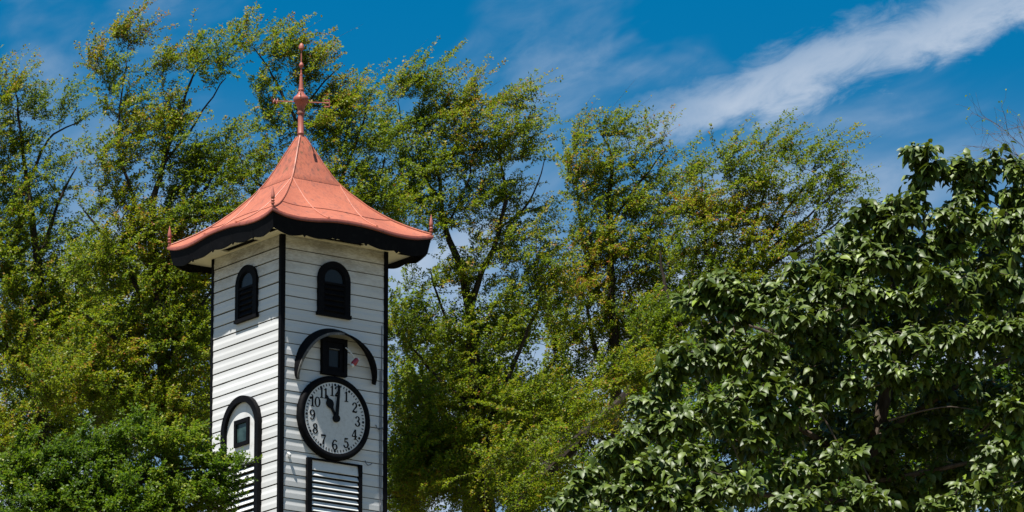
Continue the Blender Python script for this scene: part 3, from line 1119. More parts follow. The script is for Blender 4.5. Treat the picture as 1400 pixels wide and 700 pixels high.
    for i in range(nA):
        outl = top[i] < 5
        nt = rng.integers(4, 7)
        for k in range(nt):
            f = rng.random() * .9 + .1
            st = s0[i] * (1 - f) + ends[i] * f
            dr = edir[i] * .6 + leanv * .6 + rng.normal(0, .40, 3) * np.array([1, 1, .8])
            T0.append(st); TD.append(dr); TL.append(rng.uniform(*tw)); TN.append(per / 5.0); TT.append(0.0)
        if outl:
            for k in range(int(rng.integers(1, 4) * wisps)):
                dr = leanv + edir[i] * .25 + rng.normal(0, .22, 3)
                T0.append(ends[i]); TD.append(dr); TL.append(rng.uniform(.5, 1.2)); TN.append(per / 5.0 * (rng.uniform(.35, 1.1) if rng.random() < .7 else .08)); TT.append(.16)
    T0, TD, TL, TN, TT = np.array(T0), nrm(np.array(TD)), np.array(TL), np.array(TN), np.array(TT)
    mid = T0 + TD * TL[:, None] * .5
    bend = rng.normal(0, .05, TD.shape) * TL[:, None] + np.array([.20, 0, -.16]) * TL[:, None] * (wisps > 0)
    end = T0 + TD * TL[:, None] + bend
    mid = mid + bend * .22
    r0 = np.full(len(T0), .0034)
    fast_twigs('twigs', np.concatenate([T0, mid]) - org, np.concatenate([mid, end]) - org, np.concatenate([r0, r0 * .75]), np.concatenate([r0 * .75, r0 * .35]), M['twig'], root)
    # leaves along the twigs
    reps = np.maximum(3, (TN * rng.uniform(.6, 1.35, len(TN)) * TL / np.mean(tw)).astype(int))
    idx = np.repeat(np.arange(len(T0)), reps)
    n = len(idx)
    t = rng.random(n) ** .85
    base = np.where(t[:, None] < .5, T0[idx] + (mid - T0)[idx] * (t * 2)[:, None], mid[idx] + (end - mid)[idx] * (t * 2 - 1)[:, None])
    td = TD[idx]
    rs = rng.normal(size=(n, 3))
    sidev = nrm(np.cross(td, nrm(np.array([0, 0, 1.0]) + .55 * rs)))
    sgn = np.where(rng.random(n) < .5, -1., 1.)[:, None]
    d = nrm(td * rng.uniform(.1, .9, (n, 1)) + sidev * sgn + rng.normal(0, .35, (n, 3)))
    up = nrm(np.array([-.38, -.72, .95]) + rng.normal(0, .55, (n, 3)))
    sv = nrm(np.cross(d, up))
    nor = np.cross(sv, d)
    base = base + d * rng.uniform(.0, .035, (n, 1))
    L = leaf[0] * rng.uniform(.6, 1.3, n)
    Wd = leaf[1] * rng.uniform(.65, 1.25, n)
    clump = rng.normal(0, .11, len(T0))
    att_t = rng.normal(0, .12, 4096)[(np.round(T0[:, 0] * 1.1).astype(int) * 31 + np.round(T0[:, 2] * 1.1).astype(int) * 17) % 4096]
    tint = .42 + tshift + clump[idx] + att_t[idx] + rng.normal(0, .15, n) + TT[idx] * red + red * .26 * (t > .75) * rng.random(n)
    tint += np.maximum(red, .4) * (rng.random(n) < .05) * .35
    tint += rng.normal(0, .07, n)
    leaf_mesh('crown', base - org, d, sv, nor, L, Wd, np.clip(tint, 0, 1), M[lm], root)
    return root


grow_tree('feathery_tree', 'tall feathery tree at the far left edge, thin trunk against open sky', 122,
          [(58, 740, .14), (55, 600, .125), (50, 430, .10), (42, 330, .075), (30, 240, .05), (20, 170, .032), (13, 105, .014)],
          [[(47, 360, .05), (75, 270, .03), (108, 205, .012)], [(32, 250, .035), (65, 165, .022), (112, 140, .009)], [(50, 430, .06), (5, 330, .035), (-40, 240, .015)],
           [(52, 500, .06), (100, 400, .035), (135, 330, .015, -.6)], [(55, 560, .06), (10, 480, .04), (-30, 420, .02, -.8)]],
          [(22, 108, 36, 22, .8), (70, 128, 48, 18, .7), (100, 142, 26, 12, .5), (8, 180, 40, 45, .8), (58, 205, 36, 38, .65), (25, 285, 58, 50), (95, 318, 40, 26, .6), (85, 250, 22, 20, .4), (30, 375, 70, 48),
           (-30, 290, 50, 110, .7), (60, 470, 85, 60, 1.15), (20, 570, 85, 75, 1.1), (-35, 140, 35, 55, .7), (110, 420, 50, 50, 1.), (5, 75, 9, 22, .5)], 11, 1.1, red=1.0)
grow_tree('feathery_tree', 'tall brown-tipped feathery tree standing between the far left tree and the tower', 118.5,
          [(235, 740, .17), (230, 600, .15), (215, 450, .11), (205, 350, .085), (202, 285, .065), (222, 200, .045), (243, 130, .03), (262, 80, .02), (285, 48, .009)],
          [[(203, 310, .05), (182, 240, .034), (164, 180, .026), (163, 120, .018), (172, 50, .008)], [(215, 430, .06), (160, 335, .035), (115, 270, .014)], [(222, 205, .03), (262, 150, .02), (312, 80, .009)],
           [(205, 355, .05), (265, 260, .03), (305, 180, .012)], [(228, 560, .07), (160, 470, .04), (110, 420, .02)], [(222, 500, .06), (270, 420, .035), (300, 360, .015, .7)]],
          [(182, 34, 36, 18, .8), (152, 72, 24, 24, .6), (128, 60, 8, 10, .4), (235, 66, 30, 22, .65), (283, 58, 36, 20, .9), (292, 92, 26, 15, .6), (175, 118, 32, 28), (225, 148, 38, 40), (168, 190, 38, 34), (132, 195, 18, 22, .5),
           (248, 212, 42, 40, .9), (150, 262, 40, 34, .7), (208, 305, 62, 42), (296, 205, 34, 42, .8), (320, 155, 20, 22, .5), (268, 275, 52, 40), (150, 362, 60, 42), (230, 395, 70, 52), (180, 475, 85, 55, 1.15), (262, 470, 36, 70, 1.2),
           (120, 530, 90, 60, 1.15), (225, 570, 65, 55, 1.2), (262, 365, 40, 45, 1.)], 12, 1.15, red=1.15)
grow_tree('feathery_tree', 'feathery tree standing directly behind the red roof and its spire', 121,
          [(470, 740, .16), (462, 500, .13), (450, 380, .10), (441, 300, .08), (425, 220, .055), (402, 145, .036), (374, 88, .022), (346, 45, .009)],
          [[(441, 300, .05), (468, 215, .034), (488, 160, .024), (505, 105, .010)], [(428, 230, .03), (360, 235, .02), (318, 170, .010)], [(402, 145, .026), (430, 100, .018), (462, 65, .008)], [(446, 340, .05), (500, 270, .03), (525, 190, .012)]],
          [(343, 38, 20, 22, .75), (385, 50, 34, 24, .9), (425, 78, 36, 28), (468, 116, 36, 28), (505, 115, 24, 18, .8), (370, 108, 22, 28, .6), (440, 148, 44, 34), (490, 188, 45, 40), (372, 168, 32, 38, .9), (338, 225, 38, 36, .9), (430, 228, 40, 38),
           (500, 265, 45, 40), (545, 305, 30, 22, .6), (345, 290, 40, 30, .8), (440, 290, 50, 40, .6)], 13, 1.2)
grow_tree('feathery_tree', 'spreading feathery tree just right of the tower, two dark forked limbs showing', 123.5,
          [(672, 740, .17), (660, 600, .15), (645, 490, .12), (641, 415, .095), (626, 350, .075), (608, 300, .055), (600, 240, .036), (586, 185, .022), (572, 130, .009)],
          [[(641, 425, .075), (653, 375, .06), (675, 318, .05), (687, 250, .036), (682, 200, .022), (676, 150, .009)], [(622, 470, .035), (601, 405, .026), (588, 358, .010)], [(680, 300, .03), (722, 260, .02), (748, 190, .008)],
           [(660, 600, .07), (702, 500, .045), (735, 420, .02)], [(600, 250, .03), (560, 190, .02), (545, 115, .008)], [(655, 560, .06), (600, 520, .035), (560, 470, .016)], [(606, 300, .026), (640, 220, .018), (662, 120, .008)]],
          [(545, 108, 26, 26, .8), (582, 92, 32, 20, .8), (600, 138, 44, 36), (655, 118, 28, 20, .7), (692, 124, 32, 20, .9), (736, 150, 16, 10, .5), (728, 190, 18, 16, .4), (640, 172, 44, 38), (700, 176, 42, 36, .9), (555, 178, 40, 42), (600, 222, 44, 38, .9), (668, 240, 46, 38, .85),
           (725, 285, 34, 36, .5), (560, 268, 44, 42, .9), (622, 290, 42, 38, .8), (692, 330, 42, 40, .8), (735, 350, 40, 54, .9), (755, 430, 34, 40, .7), (640, 385, 44, 34, .75), (560, 460, 40, 40), (620, 480, 60, 46), (690, 435, 52, 46, .85), (600, 575, 80, 60, 1.2), (690, 560, 75, 60, 1.1), (640, 660, 125, 60, 1.2),
           (555, 390, 22, 16, .4), (545, 330, 16, 16, .5), (575, 640, 50, 60, 1.2)], 14, 1.12)
grow_tree('feathery_tree', 'narrow feathery tree with reddish tips and a straight dark trunk right of centre', 127,
          [(838, 740, .15), (835, 560, .12), (830, 420, .09), (826, 330, .07), (825, 250, .05), (828, 190, .03), (812, 150, .010)],
          [[(830, 420, .05), (800, 335, .034), (789, 260, .022), (786, 185, .009)], [(835, 520, .07), (812, 470, .05), (804, 420, .03), (790, 370, .012)], [(826, 310, .035), (868, 240, .022), (910, 185, .009)], [(826, 350, .04), (880, 310, .025), (920, 250, .010)]],
          [(798, 165, 22, 18, .7), (846, 158, 36, 14, .9), (895, 172, 26, 10, .6), (825, 205, 42, 26), (882, 212, 36, 24, .7), (795, 248, 26, 36, .65), (842, 265, 48, 36), (897, 268, 44, 38), (808, 330, 48, 42, .9), (872, 338, 54, 44), (785, 395, 44, 44, .85),
           (850, 418, 60, 46), (912, 400, 48, 46), (785, 470, 44, 36, .6), (850, 500, 60, 52, .9), (775, 545, 50, 45, .7), (720, 600, 60, 60, 1.)], 15, 1.2, tshift=.05, red=1.35)
grow_tree('feathery_tree', 'fan shaped feathery tree on thick leaning trunk, beside the glossy leaved tree', 119.5,
          [(690, 745, .17), (740, 655, .155), (785, 610, .12), (830, 565, .105), (885, 508, .10), (940, 465, .085), (985, 432, .07), (1006, 385, .06), (1040, 318, .04), (1078, 250, .024), (1112, 205, .009)],
          [[(975, 438, .06), (968, 345, .04), (963, 275, .024), (958, 215, .009)], [(1000, 405, .05), (1058, 350, .034), (1125, 300, .02), (1165, 262, .008)], [(1003, 395, .045), (1028, 305, .03), (1048, 235, .018), (1066, 180, .007)],
           [(1010, 375, .035), (1088, 290, .022), (1150, 235, .008)], [(940, 465, .06), (915, 400, .04), (905, 330, .016)], [(1008, 382, .04), (1060, 400, .028), (1120, 380, .012)]],
          [(958, 222, 32, 20, .7), (1008, 208, 38, 20, .75), (1070, 186, 38, 15, .9), (1112, 203, 34, 20, .75), (1145, 232, 28, 15, .6), (1162, 248, 12, 15, .4), (980, 268, 44, 38), (1048, 248, 50, 34, .8), (1112, 262, 44, 30, .7), (960, 328, 48, 42),
           (1030, 318, 54, 40, .75), (1102, 318, 42, 30, .65), (1148, 288, 22, 20, .4), (990, 388, 60, 42), (1058, 378, 54, 36, .8), (930, 430, 45, 38), (900, 465, 40, 34), (1112, 365, 30, 24, .5), (1010, 440, 60, 30, .8), (885, 520, 46, 24, .9, -.7), (935, 478, 36, 20, .8, -.7), (740, 690, 60, 34, .9, -.7), (820, 590, 30, 16, .5, -.6), (700, 640, 40, 30, .8, -.6), (820, 640, 40, 30, .9, -.5), (800, 575, 40, 26, .9, -1.6), (855, 520, 40, 30, .9, -1.5), (760, 620, 36, 24, .7, -1.6)], 16, 1.15, lean=(.62, -.05, .62))
# denser, darker crowns lower down, seen between the others
grow_tree('bushy_tree', 'dense bushy tree low at the left, filling gaps under the feathery crowns', 128,
          [(150, 745, .2), (150, 600, .16), (140, 480, .1), (130, 400, .05)],
          [[(150, 560, .08), (220, 470, .05), (260, 400, .02)], [(148, 540, .08), (70, 460, .05), (20, 410, .02)]],
          [(40, 480, 90, 70), (150, 450, 90, 60), (245, 430, 50, 60), (60, 600, 110, 80), (190, 580, 110, 80), (140, 370, 70, 40, .7), (40, 380, 70, 50, .7), (270, 540, 40, 90)], 21, .95, wisps=0, tshift=-.08, red=.5, leaf=(.072, .048), per=150)
grow_tree('bushy_tree', 'dense bushy tree low behind the leaning trunk to the right of the tower', 129,
          [(640, 745, .2), (640, 640, .16), (650, 560, .1), (660, 480, .05)],
          [[(642, 600, .08), (580, 540, .05), (550, 480, .02)], [(645, 590, .08), (720, 530, .05), (770, 480, .02)]],
          [(570, 530, 60, 60), (650, 540, 80, 60), (740, 580, 80, 70), (600, 640, 110, 70), (740, 670, 110, 60), (560, 440, 36, 30, .7), (860, 600, 90, 90), (930, 540, 80, 70), (700, 470, 60, 40, .8), (555, 700, 50, 40, 1.2), (560, 600, 34, 60, 1.), (755, 480, 40, 44, .7), (880, 470, 60, 50, .8), (1000, 500, 70, 60, .8)], 22, .95, wisps=0, tshift=-.08, red=.5, leaf=(.072, .048), per=150)
grow_tree('bushy_tree', 'shaded green tree filling the gaps behind the glossy leaved tree at the right', 98,
          [(1220, 745, .16), (1215, 640, .13), (1210, 540, .08), (1215, 450, .03)],
          [[(1213, 600, .07), (1300, 520, .045), (1360, 440, .015)], [(1213, 620, .07), (1110, 560, .045), (1030, 520, .015)], [(1214, 660, .06), (1320, 640, .04), (1390, 600, .015)]],
          [(1060, 520, 90, 50), (1170, 460, 90, 60), (1290, 440, 90, 60), (1380, 460, 60, 90), (1100, 610, 110, 70), (1240, 580, 110, 90), (1360, 600, 80, 90), (960, 620, 80, 60), (900, 680, 90, 40), (1080, 690, 120, 40), (1250, 690, 120, 50), (1380, 690, 70, 60), (1330, 370, 60, 40), (1200, 390, 60, 30)],
          24, .9, wisps=0, tshift=-.05, red=0, leaf=(.085, .055), lm='leaf_bright', per=120)
grow_tree('leafy_tree', 'bright green leafy tree at the lower left, its branch tips crossing the tower', 104,
          [(150, 745, .12), (150, 700, .10), (160, 650, .06), (170, 610, .02)],
          [[(150, 690, .05), (220, 650, .035), (280, 640, .02), (318, 645, .006)], [(150, 700, .05), (80, 650, .035), (20, 610, .012)], [(155, 720, .05), (240, 700, .035), (320, 690, .01)], [(155, 680, .04), (210, 620, .02), (235, 590, .008)]],
          [(25, 636, 50, 34, .7), (105, 625, 55, 26, .8), (185, 606, 44, 26, .9), (240, 612, 42, 24, .9), (275, 640, 35, 26), (298, 638, 18, 12, .5), (316, 634, 9, 6, .45), (322, 640, 5, 4, .4), (50, 680, 90, 45), (160, 670, 90, 45), (250, 680, 60, 40), (288, 692, 20, 22, .55), (304, 664, 13, 8, .4), (318, 664, 7, 5, .3), (308, 684, 10, 8, .4), (40, 606, 22, 8, .3), (205, 582, 22, 10, .5), (140, 598, 18, 10, .4), (120, 720, 160, 40)],
          23, 2.0, lean=(.5, -.35, .35), leaf=(.056, .037), per=165, tw=(.18, .46), lm='leaf_bright', wisps=0, red=0.3, tshift=.09, thick=.9)

# ------------------------------------------------------------------ bare tree at the right edge
def bare_tree():
    rng = np.random.default_rng(31)
    Y = 131
    b = at(1475, 740, Y)
    gz = ground_z(b[0], Y)
    root = empty('bare_tree', (b[0], Y, gz))
    tag(root, 'nearly leafless tree with thin purplish twigs at the right edge against the sky', 'tree')
    org = np.array([b[0], Y, gz])
    P, R = dense_path([(b[0], Y, gz - .4, .2), (*at(1475, 740, Y), .14), (*at(1465, 500, Y), .11), (*at(1455, 330, Y), .07), (*at(1430, 250, Y), .035), (*at(1412, 210, Y), .018)])
    mb = MB(); mb.tube([p - org for p in P], list(R), 8); mb.build('trunk', M['bark'], root, smooth=True)
    segs = []

    def rec(p, d, L, r, depth):
        k = 5
        q = p.copy()
        for i in range(k):
            d = nrm(d + rng.normal(0, .13, 3) + np.array([-.03, 0, .04]))
            q2 = q + d * L / k
            segs.append((q, q2, r * (1 - .12 * i), r * (1 - .12 * (i + 1))))
            if depth > 0:
                for c in range(1 if rng.random() < .8 else 2):
                    s_ = nrm(d + rng.normal(0, .55, 3))
                    rec(q2, s_, L * rng.uniform(.45, .7), r * .6, depth - 1)
            q = q2
        tips.append(q)
    tips = []
    for px, py, tx, ty in ((1412, 210, 1352, 168), (1416, 222, 1358, 182), (1412, 210, 1398, 160), (1430, 250, 1385, 190), (1430, 250, 1450, 180), (1444, 290, 1500, 200), (1455, 330, 1530, 250), (1458, 360, 1400, 300), (1461, 420, 1540, 350), (1463, 460, 1405, 400), (1465, 500, 1535, 440)):
        a_, e = at(px, py, Y), at(tx, ty, Y)
        rec(a_, nrm(e - a_), np.linalg.norm(e - a_) * .95, .010, 2)
    s = np.array([x[0] for x in segs]); e = np.array([x[1] for x in segs])
    fast_twigs('twigs', s - org, e - org, np.array([max(x[2], .0026) for x in segs]), np.array([max(x[3], .002) for x in segs]), M['twig'], root)
    sel = np.array(tips)[rng.permutation(len(tips))[:60]]
    n = len(sel) * 3
    pos = np.repeat(sel, 3, 0) + rng.normal(0, .03, (n, 3))
    d = nrm(rng.normal(size=(n, 3))); up = nrm(np.array([0, -.3, 1.]) + rng.normal(0, .5, (n, 3)))
    sv = nrm(np.cross(d, up))
    leaf_mesh('crown', pos - org, d, sv, np.cross(sv, d), np.full(n, .06), np.full(n, .04), rng.uniform(.5, 1, n), M['leaf_bright'], root)


bare_tree()

# ------------------------------------------------------------------ the near tree with large glossy leaves
def glossy_tree():
    rng = np.random.default_rng(41)
    Y = 80.0
    b = at(1180, 760, Y)
    gz = ground_z(b[0], Y)
    root = empty('glossy_tree', (b[0], Y, gz))
    tag(root, 'near tree at the right with large glossy dark green leaves in drooping clusters', 'tree')
    org = np.array([b[0], Y, gz])
    lmat, t, bb = leaf_material('glossy_leaf', [(0, (.026, .046, .005)), (.5, (.060, .096, .009)), (.85, (.104, .142, .013)), (1, (.17, .24, .02))], .48, .38, .15, (.16, .22, .012))
    bb.inputs['Coat Weight'].default_value = .0
    bb.inputs['Coat Roughness'].default_value = .28

    def lim(pts):
        P, R = dense_path([(*at(x, y, Y + yo + 1.0), r * .75) for x, y, r, yo in pts])
        return P, R
    nodes, ndir = [], []

    def limb(pts, nm):
        P, R = lim(pts)
        if nm == 'trunk':
            P = np.concatenate([[[b[0], Y, gz - .4], [b[0], Y, gz + 2]], P]); R = np.concatenate([[.24, .19], R])
        mb = MB(); mb.tube([p - org for p in P], list(R), 8); mb.build(nm, M['bark2'], root, smooth=True)
        nodes.append(P); ndir.append(nrm(np.gradient(P, axis=0)))
    limb([(1180, 760, .16, 0), (1190, 640, .13, 0), (1215, 520, .11, .1), (1240, 420, .075, .2), (1262, 345, .045, 0), (1264, 300, .016, -.1)], 'trunk')
    for q in ([(1190, 650, .07, 0), (1100, 590, .05, -.3), (1000, 560, .03, -.5), (900, 570, .012, -.6)], [(1200, 600, .07, 0), (1120, 500, .05, -.2), (1040, 450, .03, -.2), (970, 440, .012, -.1)],
              [(1215, 520, .06, .1), (1170, 420, .04, 0), (1120, 370, .025, 0), (1080, 380, .01, 0)], [(1225, 480, .06, .1), (1310, 400, .04, 0), (1370, 320, .02, -.1), (1400, 250, .01, -.1)],
              [(1200, 600, .07, 0), (1280, 545, .05, -.3), (1360, 500, .03, -.4), (1430, 470, .015, -.4)], [(1185, 690, .07, 0), (1080, 680, .05, -.5), (960, 670, .03, -.8), (820, 670, .012, -.8)],
              [(1190, 660, .06, 0), (1290, 640, .04, -.4), (1380, 620, .02, -.5)], [(1250, 380, .035, .1), (1310, 290, .02, 0), (1345, 235, .01, 0)], [(1240, 440, .04, .2), (1200, 330, .025, .1), (1185, 280, .01, 0)]):
        limb(q, 'limb')
    # thin pale branches that catch the sun among the leaves
    for q in ([(1215, 575, .018, -1.3), (1260, 562, .014, -1.5), (1300, 556, .011, -1.6), (1335, 561, .007, -1.6)], [(1330, 600, .016, -1.2), (1370, 560, .012, -1.5), (1395, 520, .007, -1.6)],
              [(1120, 450, .014, -1.1), (1165, 444, .011, -1.3), (1190, 450, .007, -1.4)], [(1170, 540, .014, -1.2), (1215, 522, .011, -1.4), (1255, 530, .007, -1.5)], [(980, 555, .012, -1.3), (1010, 530, .009, -1.5), (1020, 505, .006, -1.5)]):
        limb(q, 'limb')
    NP, ND = np.concatenate(nodes), np.concatenate(ndir)
    # leaf clusters: (px, py, spread x, spread y, depth offset, count of rosettes)
    CL = [(1258, 205, 20, 12, 0, 7), (1285, 225, 22, 16, 0, 7), (1320, 228, 26, 14, 0, 8), (1355, 220, 18, 12, 0, 6), (1392, 228, 22, 16, 0, 8), (1262, 238, 18, 14, .2, 6), (1330, 255, 30, 12, .1, 8), (1385, 262, 30, 20, .1, 10),
          (1230, 272, 30, 12, 0, 9), (1190, 290, 30, 18, 0, 10), (1228, 300, 36, 22, -.1, 13), (1165, 320, 26, 18, 0, 9), (1210, 340, 45, 24, -.2, 15), (1310, 290, 34, 22, -.1, 12), (1360, 305, 40, 26, -.2, 14), (1285, 330, 34, 24, 0, 11), (1150, 350, 30, 18, -.1, 9),
          (1120, 385, 40, 20, -.2, 13), (1175, 395, 40, 22, -.3, 13), (1060, 410, 40, 18, -.2, 11), (1010, 425, 36, 16, -.1, 9), (965, 445, 30, 16, 0, 8), (1100, 425, 46, 20, -.4, 13), (1300, 385, 50, 24, -.3, 15), (1375, 370, 34, 26, -.3, 12), (1235, 400, 34, 18, -.2, 8),
          (1030, 465, 48, 20, -.4, 12), (960, 485, 40, 22, -.3, 13), (915, 515, 30, 22, -.3, 10), (885, 545, 24, 18, -.3, 8), (1290, 455, 70, 20, -.6, 17), (1200, 470, 40, 16, -.5, 10), (1345, 440, 40, 20, -.5, 11), (1225, 500, 50, 18, -.6, 12), (1160, 520, 34, 22, -.3, 9), (1390, 455, 20, 24, -.5, 8),
          (1320, 505, 50, 18, -.5, 10), (1060, 520, 46, 22, -.5, 14), (990, 540, 50, 24, -.6, 15), (930, 575, 40, 22, -.6, 13), (870, 585, 30, 20, -.5, 10), (1085, 560, 44, 18, -.6, 11), (1020, 590, 50, 20, -.7, 13), (955, 388, 20, 12, 0, 6), (992, 378, 30, 12, 0, 8), (1000, 402, 40, 16, -.1, 10), (948, 412, 20, 16, 0, 6), (1045, 388, 36, 14, -.1, 9), (1090, 368, 30, 12, -.1, 8), (920, 480, 26, 20, -.2, 8), (1385, 545, 22, 22, -.6, 8),
          (835, 615, 26, 18, -.6, 9), (880, 635, 40, 20, -.8, 13), (950, 625, 40, 20, -.8, 12), (800, 650, 26, 18, -.7, 9), (850, 670, 40, 18, -.9, 13), (920, 675, 40, 18, -1, 13), (775, 680, 24, 16, -.8, 8), (1000, 660, 44, 20, -.9, 13), (1080, 640, 40, 22, -.8, 12), (1140, 620, 34, 18, -.7, 9),
          (830, 705, 60, 16, -1, 14), (960, 705, 60, 14, -1, 14), (1100, 680, 44, 16, -1, 13), (1190, 675, 46, 16, -1, 13), (1150, 705, 60, 14, -1.1, 14), (1370, 610, 36, 30, -.5, 10), (1340, 660, 40, 26, -.6, 9), (1395, 670, 26, 30, -.6, 9), (1290, 690, 34, 16, -.7, 7), (1360, 560, 40, 20, -.4, 8),
          (1110, 470, 40, 24, -.2, 9), (1250, 350, 40, 22, 0, 9), (1410, 400, 30, 60, -.2, 14), (1420, 520, 30, 60, -.3, 14), (1415, 640, 30, 60, -.4, 14), (1415, 300, 26, 50, -.1, 12)]
    # deeper foliage, in the shade behind the clusters
    DEEP = [(1200, 330, 60, 40, .7, 16), (1300, 340, 80, 50, .8, 22), (1120, 430, 60, 40, .7, 16), (1250, 430, 90, 50, .8, 24), (1370, 420, 60, 70, .8, 20), (1010, 490, 70, 40, .6, 16), (1140, 510, 80, 50, .9, 22), (1280, 540, 90, 60, 1.0, 24), (930, 570, 50, 40, .5, 12), (1050, 590, 80, 50, .7, 20), (1190, 610, 90, 60, 1.0, 24), (1320, 640, 90, 60, 1.0, 24), (860, 640, 50, 40, .4, 12), (960, 660, 80, 40, .6, 16), (1100, 670, 90, 40, .8, 18), (1250, 690, 90, 40, 1., 20), (1390, 560, 50, 90, .8, 20), (1385, 300, 40, 50, .6, 12), (1230, 560, 60, 60, 1.6, 18), (1150, 600, 80, 60, 1.6, 20), (1330, 560, 80, 80, 1.6, 22), (1080, 500, 80, 60, 1.4, 18), (1250, 660, 90, 60, 1.6, 22)]
    S = FPX / Y * 1.0
    ends, depths = [], []
    for (px, py, rx, ry, dy, n) in CL + DEEP:
        for i in range(int(n * 1.65)):
            v = nrm(rng.normal(size=3)) * rng.random() ** .45
            ends.append(at(px + v[0] * rx, py + v[2] * ry, Y + dy + v[1] * .5 * (rx + ry) / S))
    ends = np.array(ends)
    dist = np.array([np.min(np.sum((NP - p) ** 2, 1)) for p in ends])
    ends = ends[np.argsort(dist)]
    tb = MB()
    bP, bD = [NP], [ND]
    allP, allD = NP, ND
    out_d = []
    for p in ends:
        dv = p - allP
        dd = np.sqrt(np.sum(dv * dv, 1))
        cost = dd * (1.2 - .3 * np.sum(dv * allD, 1) / np.maximum(dd, 1e-6))
        j = int(np.argmin(cost)); a_, da, d = allP[j], allD[j], dd[j]
        t1 = nrm(nrm(p - a_) * .6 + np.array([0, -.15, .6]) + rng.normal(0, .25, 3))
        k = int(min(8, max(3, round(d / .12))))
        ts = np.linspace(0, 1, k + 1)[:, None]
        c1, c2 = a_ + da * d * .3, p - t1 * d * .35
        Q = (1 - ts) ** 3 * a_ + 3 * (1 - ts) ** 2 * ts * c1 + 3 * (1 - ts) * ts ** 2 * c2 + ts ** 3 * p
        Q[1:-1] += rng.normal(0, .008, Q[1:-1].shape)
        tb.tube([q - org for q in Q], list(np.linspace(min(.005 + .011 * d, .028), .0045, k + 1)), 5)
        D = nrm(np.gradient(Q, axis=0))
        allP = np.concatenate([allP, Q[1:]]); allD = np.concatenate([allD, D[1:]])
        out_d.append(D[-1])
    br = tb.build('branches', M['bark2'], root, fix=False, smooth=True)
    br['kind'] = 'stuff'
    # leaf transforms: a rosette of drooping leaves at each branch end and a few along the shoot
    X, Dr, Up, Ln = [], [], [], []
    for p, d in zip(ends, out_d):
        n = rng.integers(14, 22)
        ph = rng.random() * 2 * PI
        axis = nrm(d * .6 + np.array([0, 0, .6]))
        u = nrm(np.cross(axis, np.array([.9, .3, .1]))); w = np.cross(axis, u)
        for i in range(n):
            a_ = ph + i * 2.4
            f = i / n
            dirv = nrm((u * math.cos(a_) + w * math.sin(a_)) * 1.0 + axis * (.55 - f * .7) + np.array([0, -.10, -.6 - .6 * rng.random()]) + rng.normal(0, .34, 3))
            st = p - d * f * rng.uniform(.12, .30) + dirv * .02 + rng.normal(0, .015, 3)
            up = nrm(axis * .6 + np.array([-.15, -.45, .75]) + rng.normal(0, .34, 3))
            X.append(st); Dr.append(dirv); Up.append(up); Ln.append(.136 * rng.uniform(.6, 1.3) * (1 - .25 * (i < 3)))
    X, Dr, Up, Ln = np.array(X), np.array(Dr), np.array(Up), np.array(Ln)
    Sv = nrm(np.cross(Dr, Up)); No = np.cross(Sv, Dr)
    n = len(X)
    # leaf template: petiole base, three stations (edge, midrib, edge), tip; folded along the midrib and arched
    tmpl = [(0, 0, 0)]
    for y, w, z in ((.22, .24, .045), (.50, .31, .05), (.80, .18, .0)):
        tmpl += [(-w, y, z + w * .30), (0, y, z - .0), (w, y, z + w * .30)]
    tmpl.append((0, 1.08, -.13))
    tmpl = np.array(tmpl)
    tf = [(0, 2, 1), (0, 3, 2), (1, 2, 5, 4), (2, 3, 6, 5), (4, 5, 8, 7), (5, 6, 9, 8), (7, 8, 10), (8, 9, 10)]
    tint = np.clip(.45 + rng.normal(0, .2, n) + (rng.random(n) < .05) * .4 + .5 * (np.linalg.norm(X - at(1392, 588, Y - .5), axis=1) < .28), 0, 1)  # light green sprig at the right edge: its sunlit look is put into the tint
    # the 300 leaves that show largest: nearest in each small patch of the view, biggest first
    cp, sp_ = math.cos(PITCH), math.sin(PITCH)
    ctr = X + Dr * Ln[:, None] * .5
    zc = ctr[:, 1] * cp + (ctr[:, 2] - CAM_Z) * sp_
    uu = 700 + FPX * ctr[:, 0] / zc
    vv_ = 350 - FPX * (-ctr[:, 1] * sp_ + (ctr[:, 2] - CAM_Z) * cp) / zc
    view = np.array([0, cp, sp_])
    area = Ln ** 2 * np.abs(No @ view)
    cell = {}
    for i in range(n):
        if 0 < uu[i] < 1400 and 0 < vv_[i] < 700:
            key = (int(uu[i] / 13), int(vv_[i] / 13))
            if key not in cell or ctr[i, 1] < ctr[cell[key], 1]:
                cell[key] = i
    front = np.array(sorted(cell.values(), key=lambda i: -area[i])[:300])
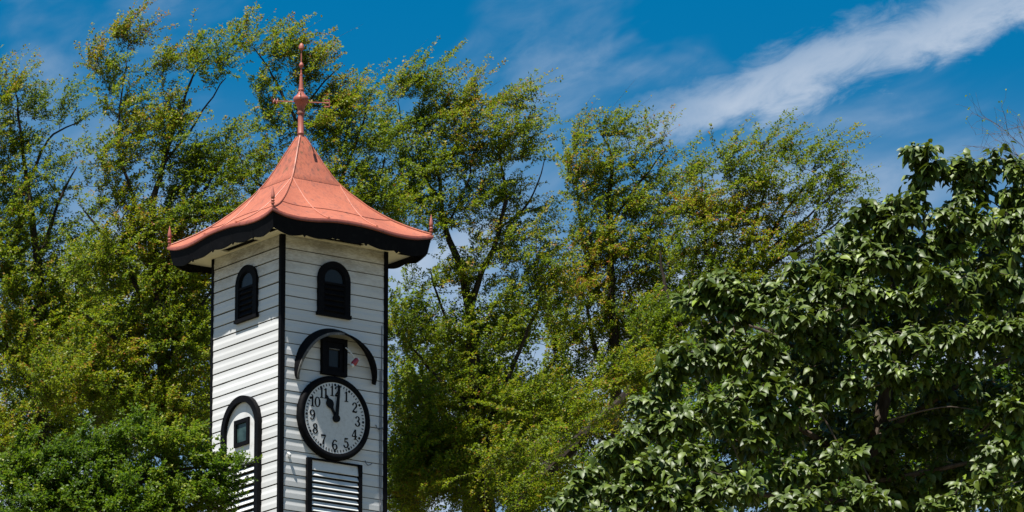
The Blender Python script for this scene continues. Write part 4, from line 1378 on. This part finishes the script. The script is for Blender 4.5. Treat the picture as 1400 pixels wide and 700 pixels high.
    rest = np.setdiff1d(np.arange(n), front)
    V = X[rest, None] + (Sv[rest, None] * tmpl[None, :, 0:1] + Dr[rest, None] * tmpl[None, :, 1:2] + No[rest, None] * tmpl[None, :, 2:3]) * Ln[rest, None, None] - org
    nv = len(tmpl)
    li, ls_, k = [], [], 0
    for f in tf:
        ls_.append(k); k += len(f); li += list(f)
    nr = len(rest)
    me = bpy.data.meshes.new('crown')
    me.vertices.add(nr * nv); me.vertices.foreach_set('co', V.astype(np.float32).ravel())
    me.loops.add(nr * k); me.loops.foreach_set('vertex_index', (np.arange(nr)[:, None] * nv + np.array(li)[None]).astype(np.int32).ravel())
    me.polygons.add(nr * len(tf)); me.polygons.foreach_set('loop_start', (np.arange(nr)[:, None] * k + np.array(ls_)[None]).astype(np.int32).ravel())
    me.update(calc_edges=True)
    me.polygons.foreach_set('use_smooth', [True] * len(me.polygons))
    a_ = me.attributes.new('tint', 'FLOAT', 'FACE')
    a_.data.foreach_set('value', np.repeat(tint[rest], len(tf)).astype(np.float32))
    me.materials.append(lmat)
    o = link(bpy.data.objects.new('crown', me), root)
    o['kind'] = 'stuff'
    protos = []
    for tv in (.25, .42, .55, .75):
        me = bpy.data.meshes.new('leaf')
        me.from_pydata([tuple(p) for p in tmpl], [], tf)
        me.polygons.foreach_set('use_smooth', [True] * len(tf))
        a_ = me.attributes.new('tint', 'FLOAT', 'FACE')
        a_.data.foreach_set('value', [tv] * len(tf))
        me.materials.append(lmat)
        protos.append(me)
    for i in front:
        o = bpy.data.objects.new('leaf', protos[int(rng.integers(0, 4))])
        mtx = Matrix(((Sv[i, 0], Dr[i, 0], No[i, 0], X[i, 0] - org[0]), (Sv[i, 1], Dr[i, 1], No[i, 1], X[i, 1] - org[1]), (Sv[i, 2], Dr[i, 2], No[i, 2], X[i, 2] - org[2]), (0, 0, 0, 1)))
        o.matrix_local = mtx @ Matrix.Diagonal((Ln[i], Ln[i], Ln[i], 1))
        link(o, root)


glossy_tree()
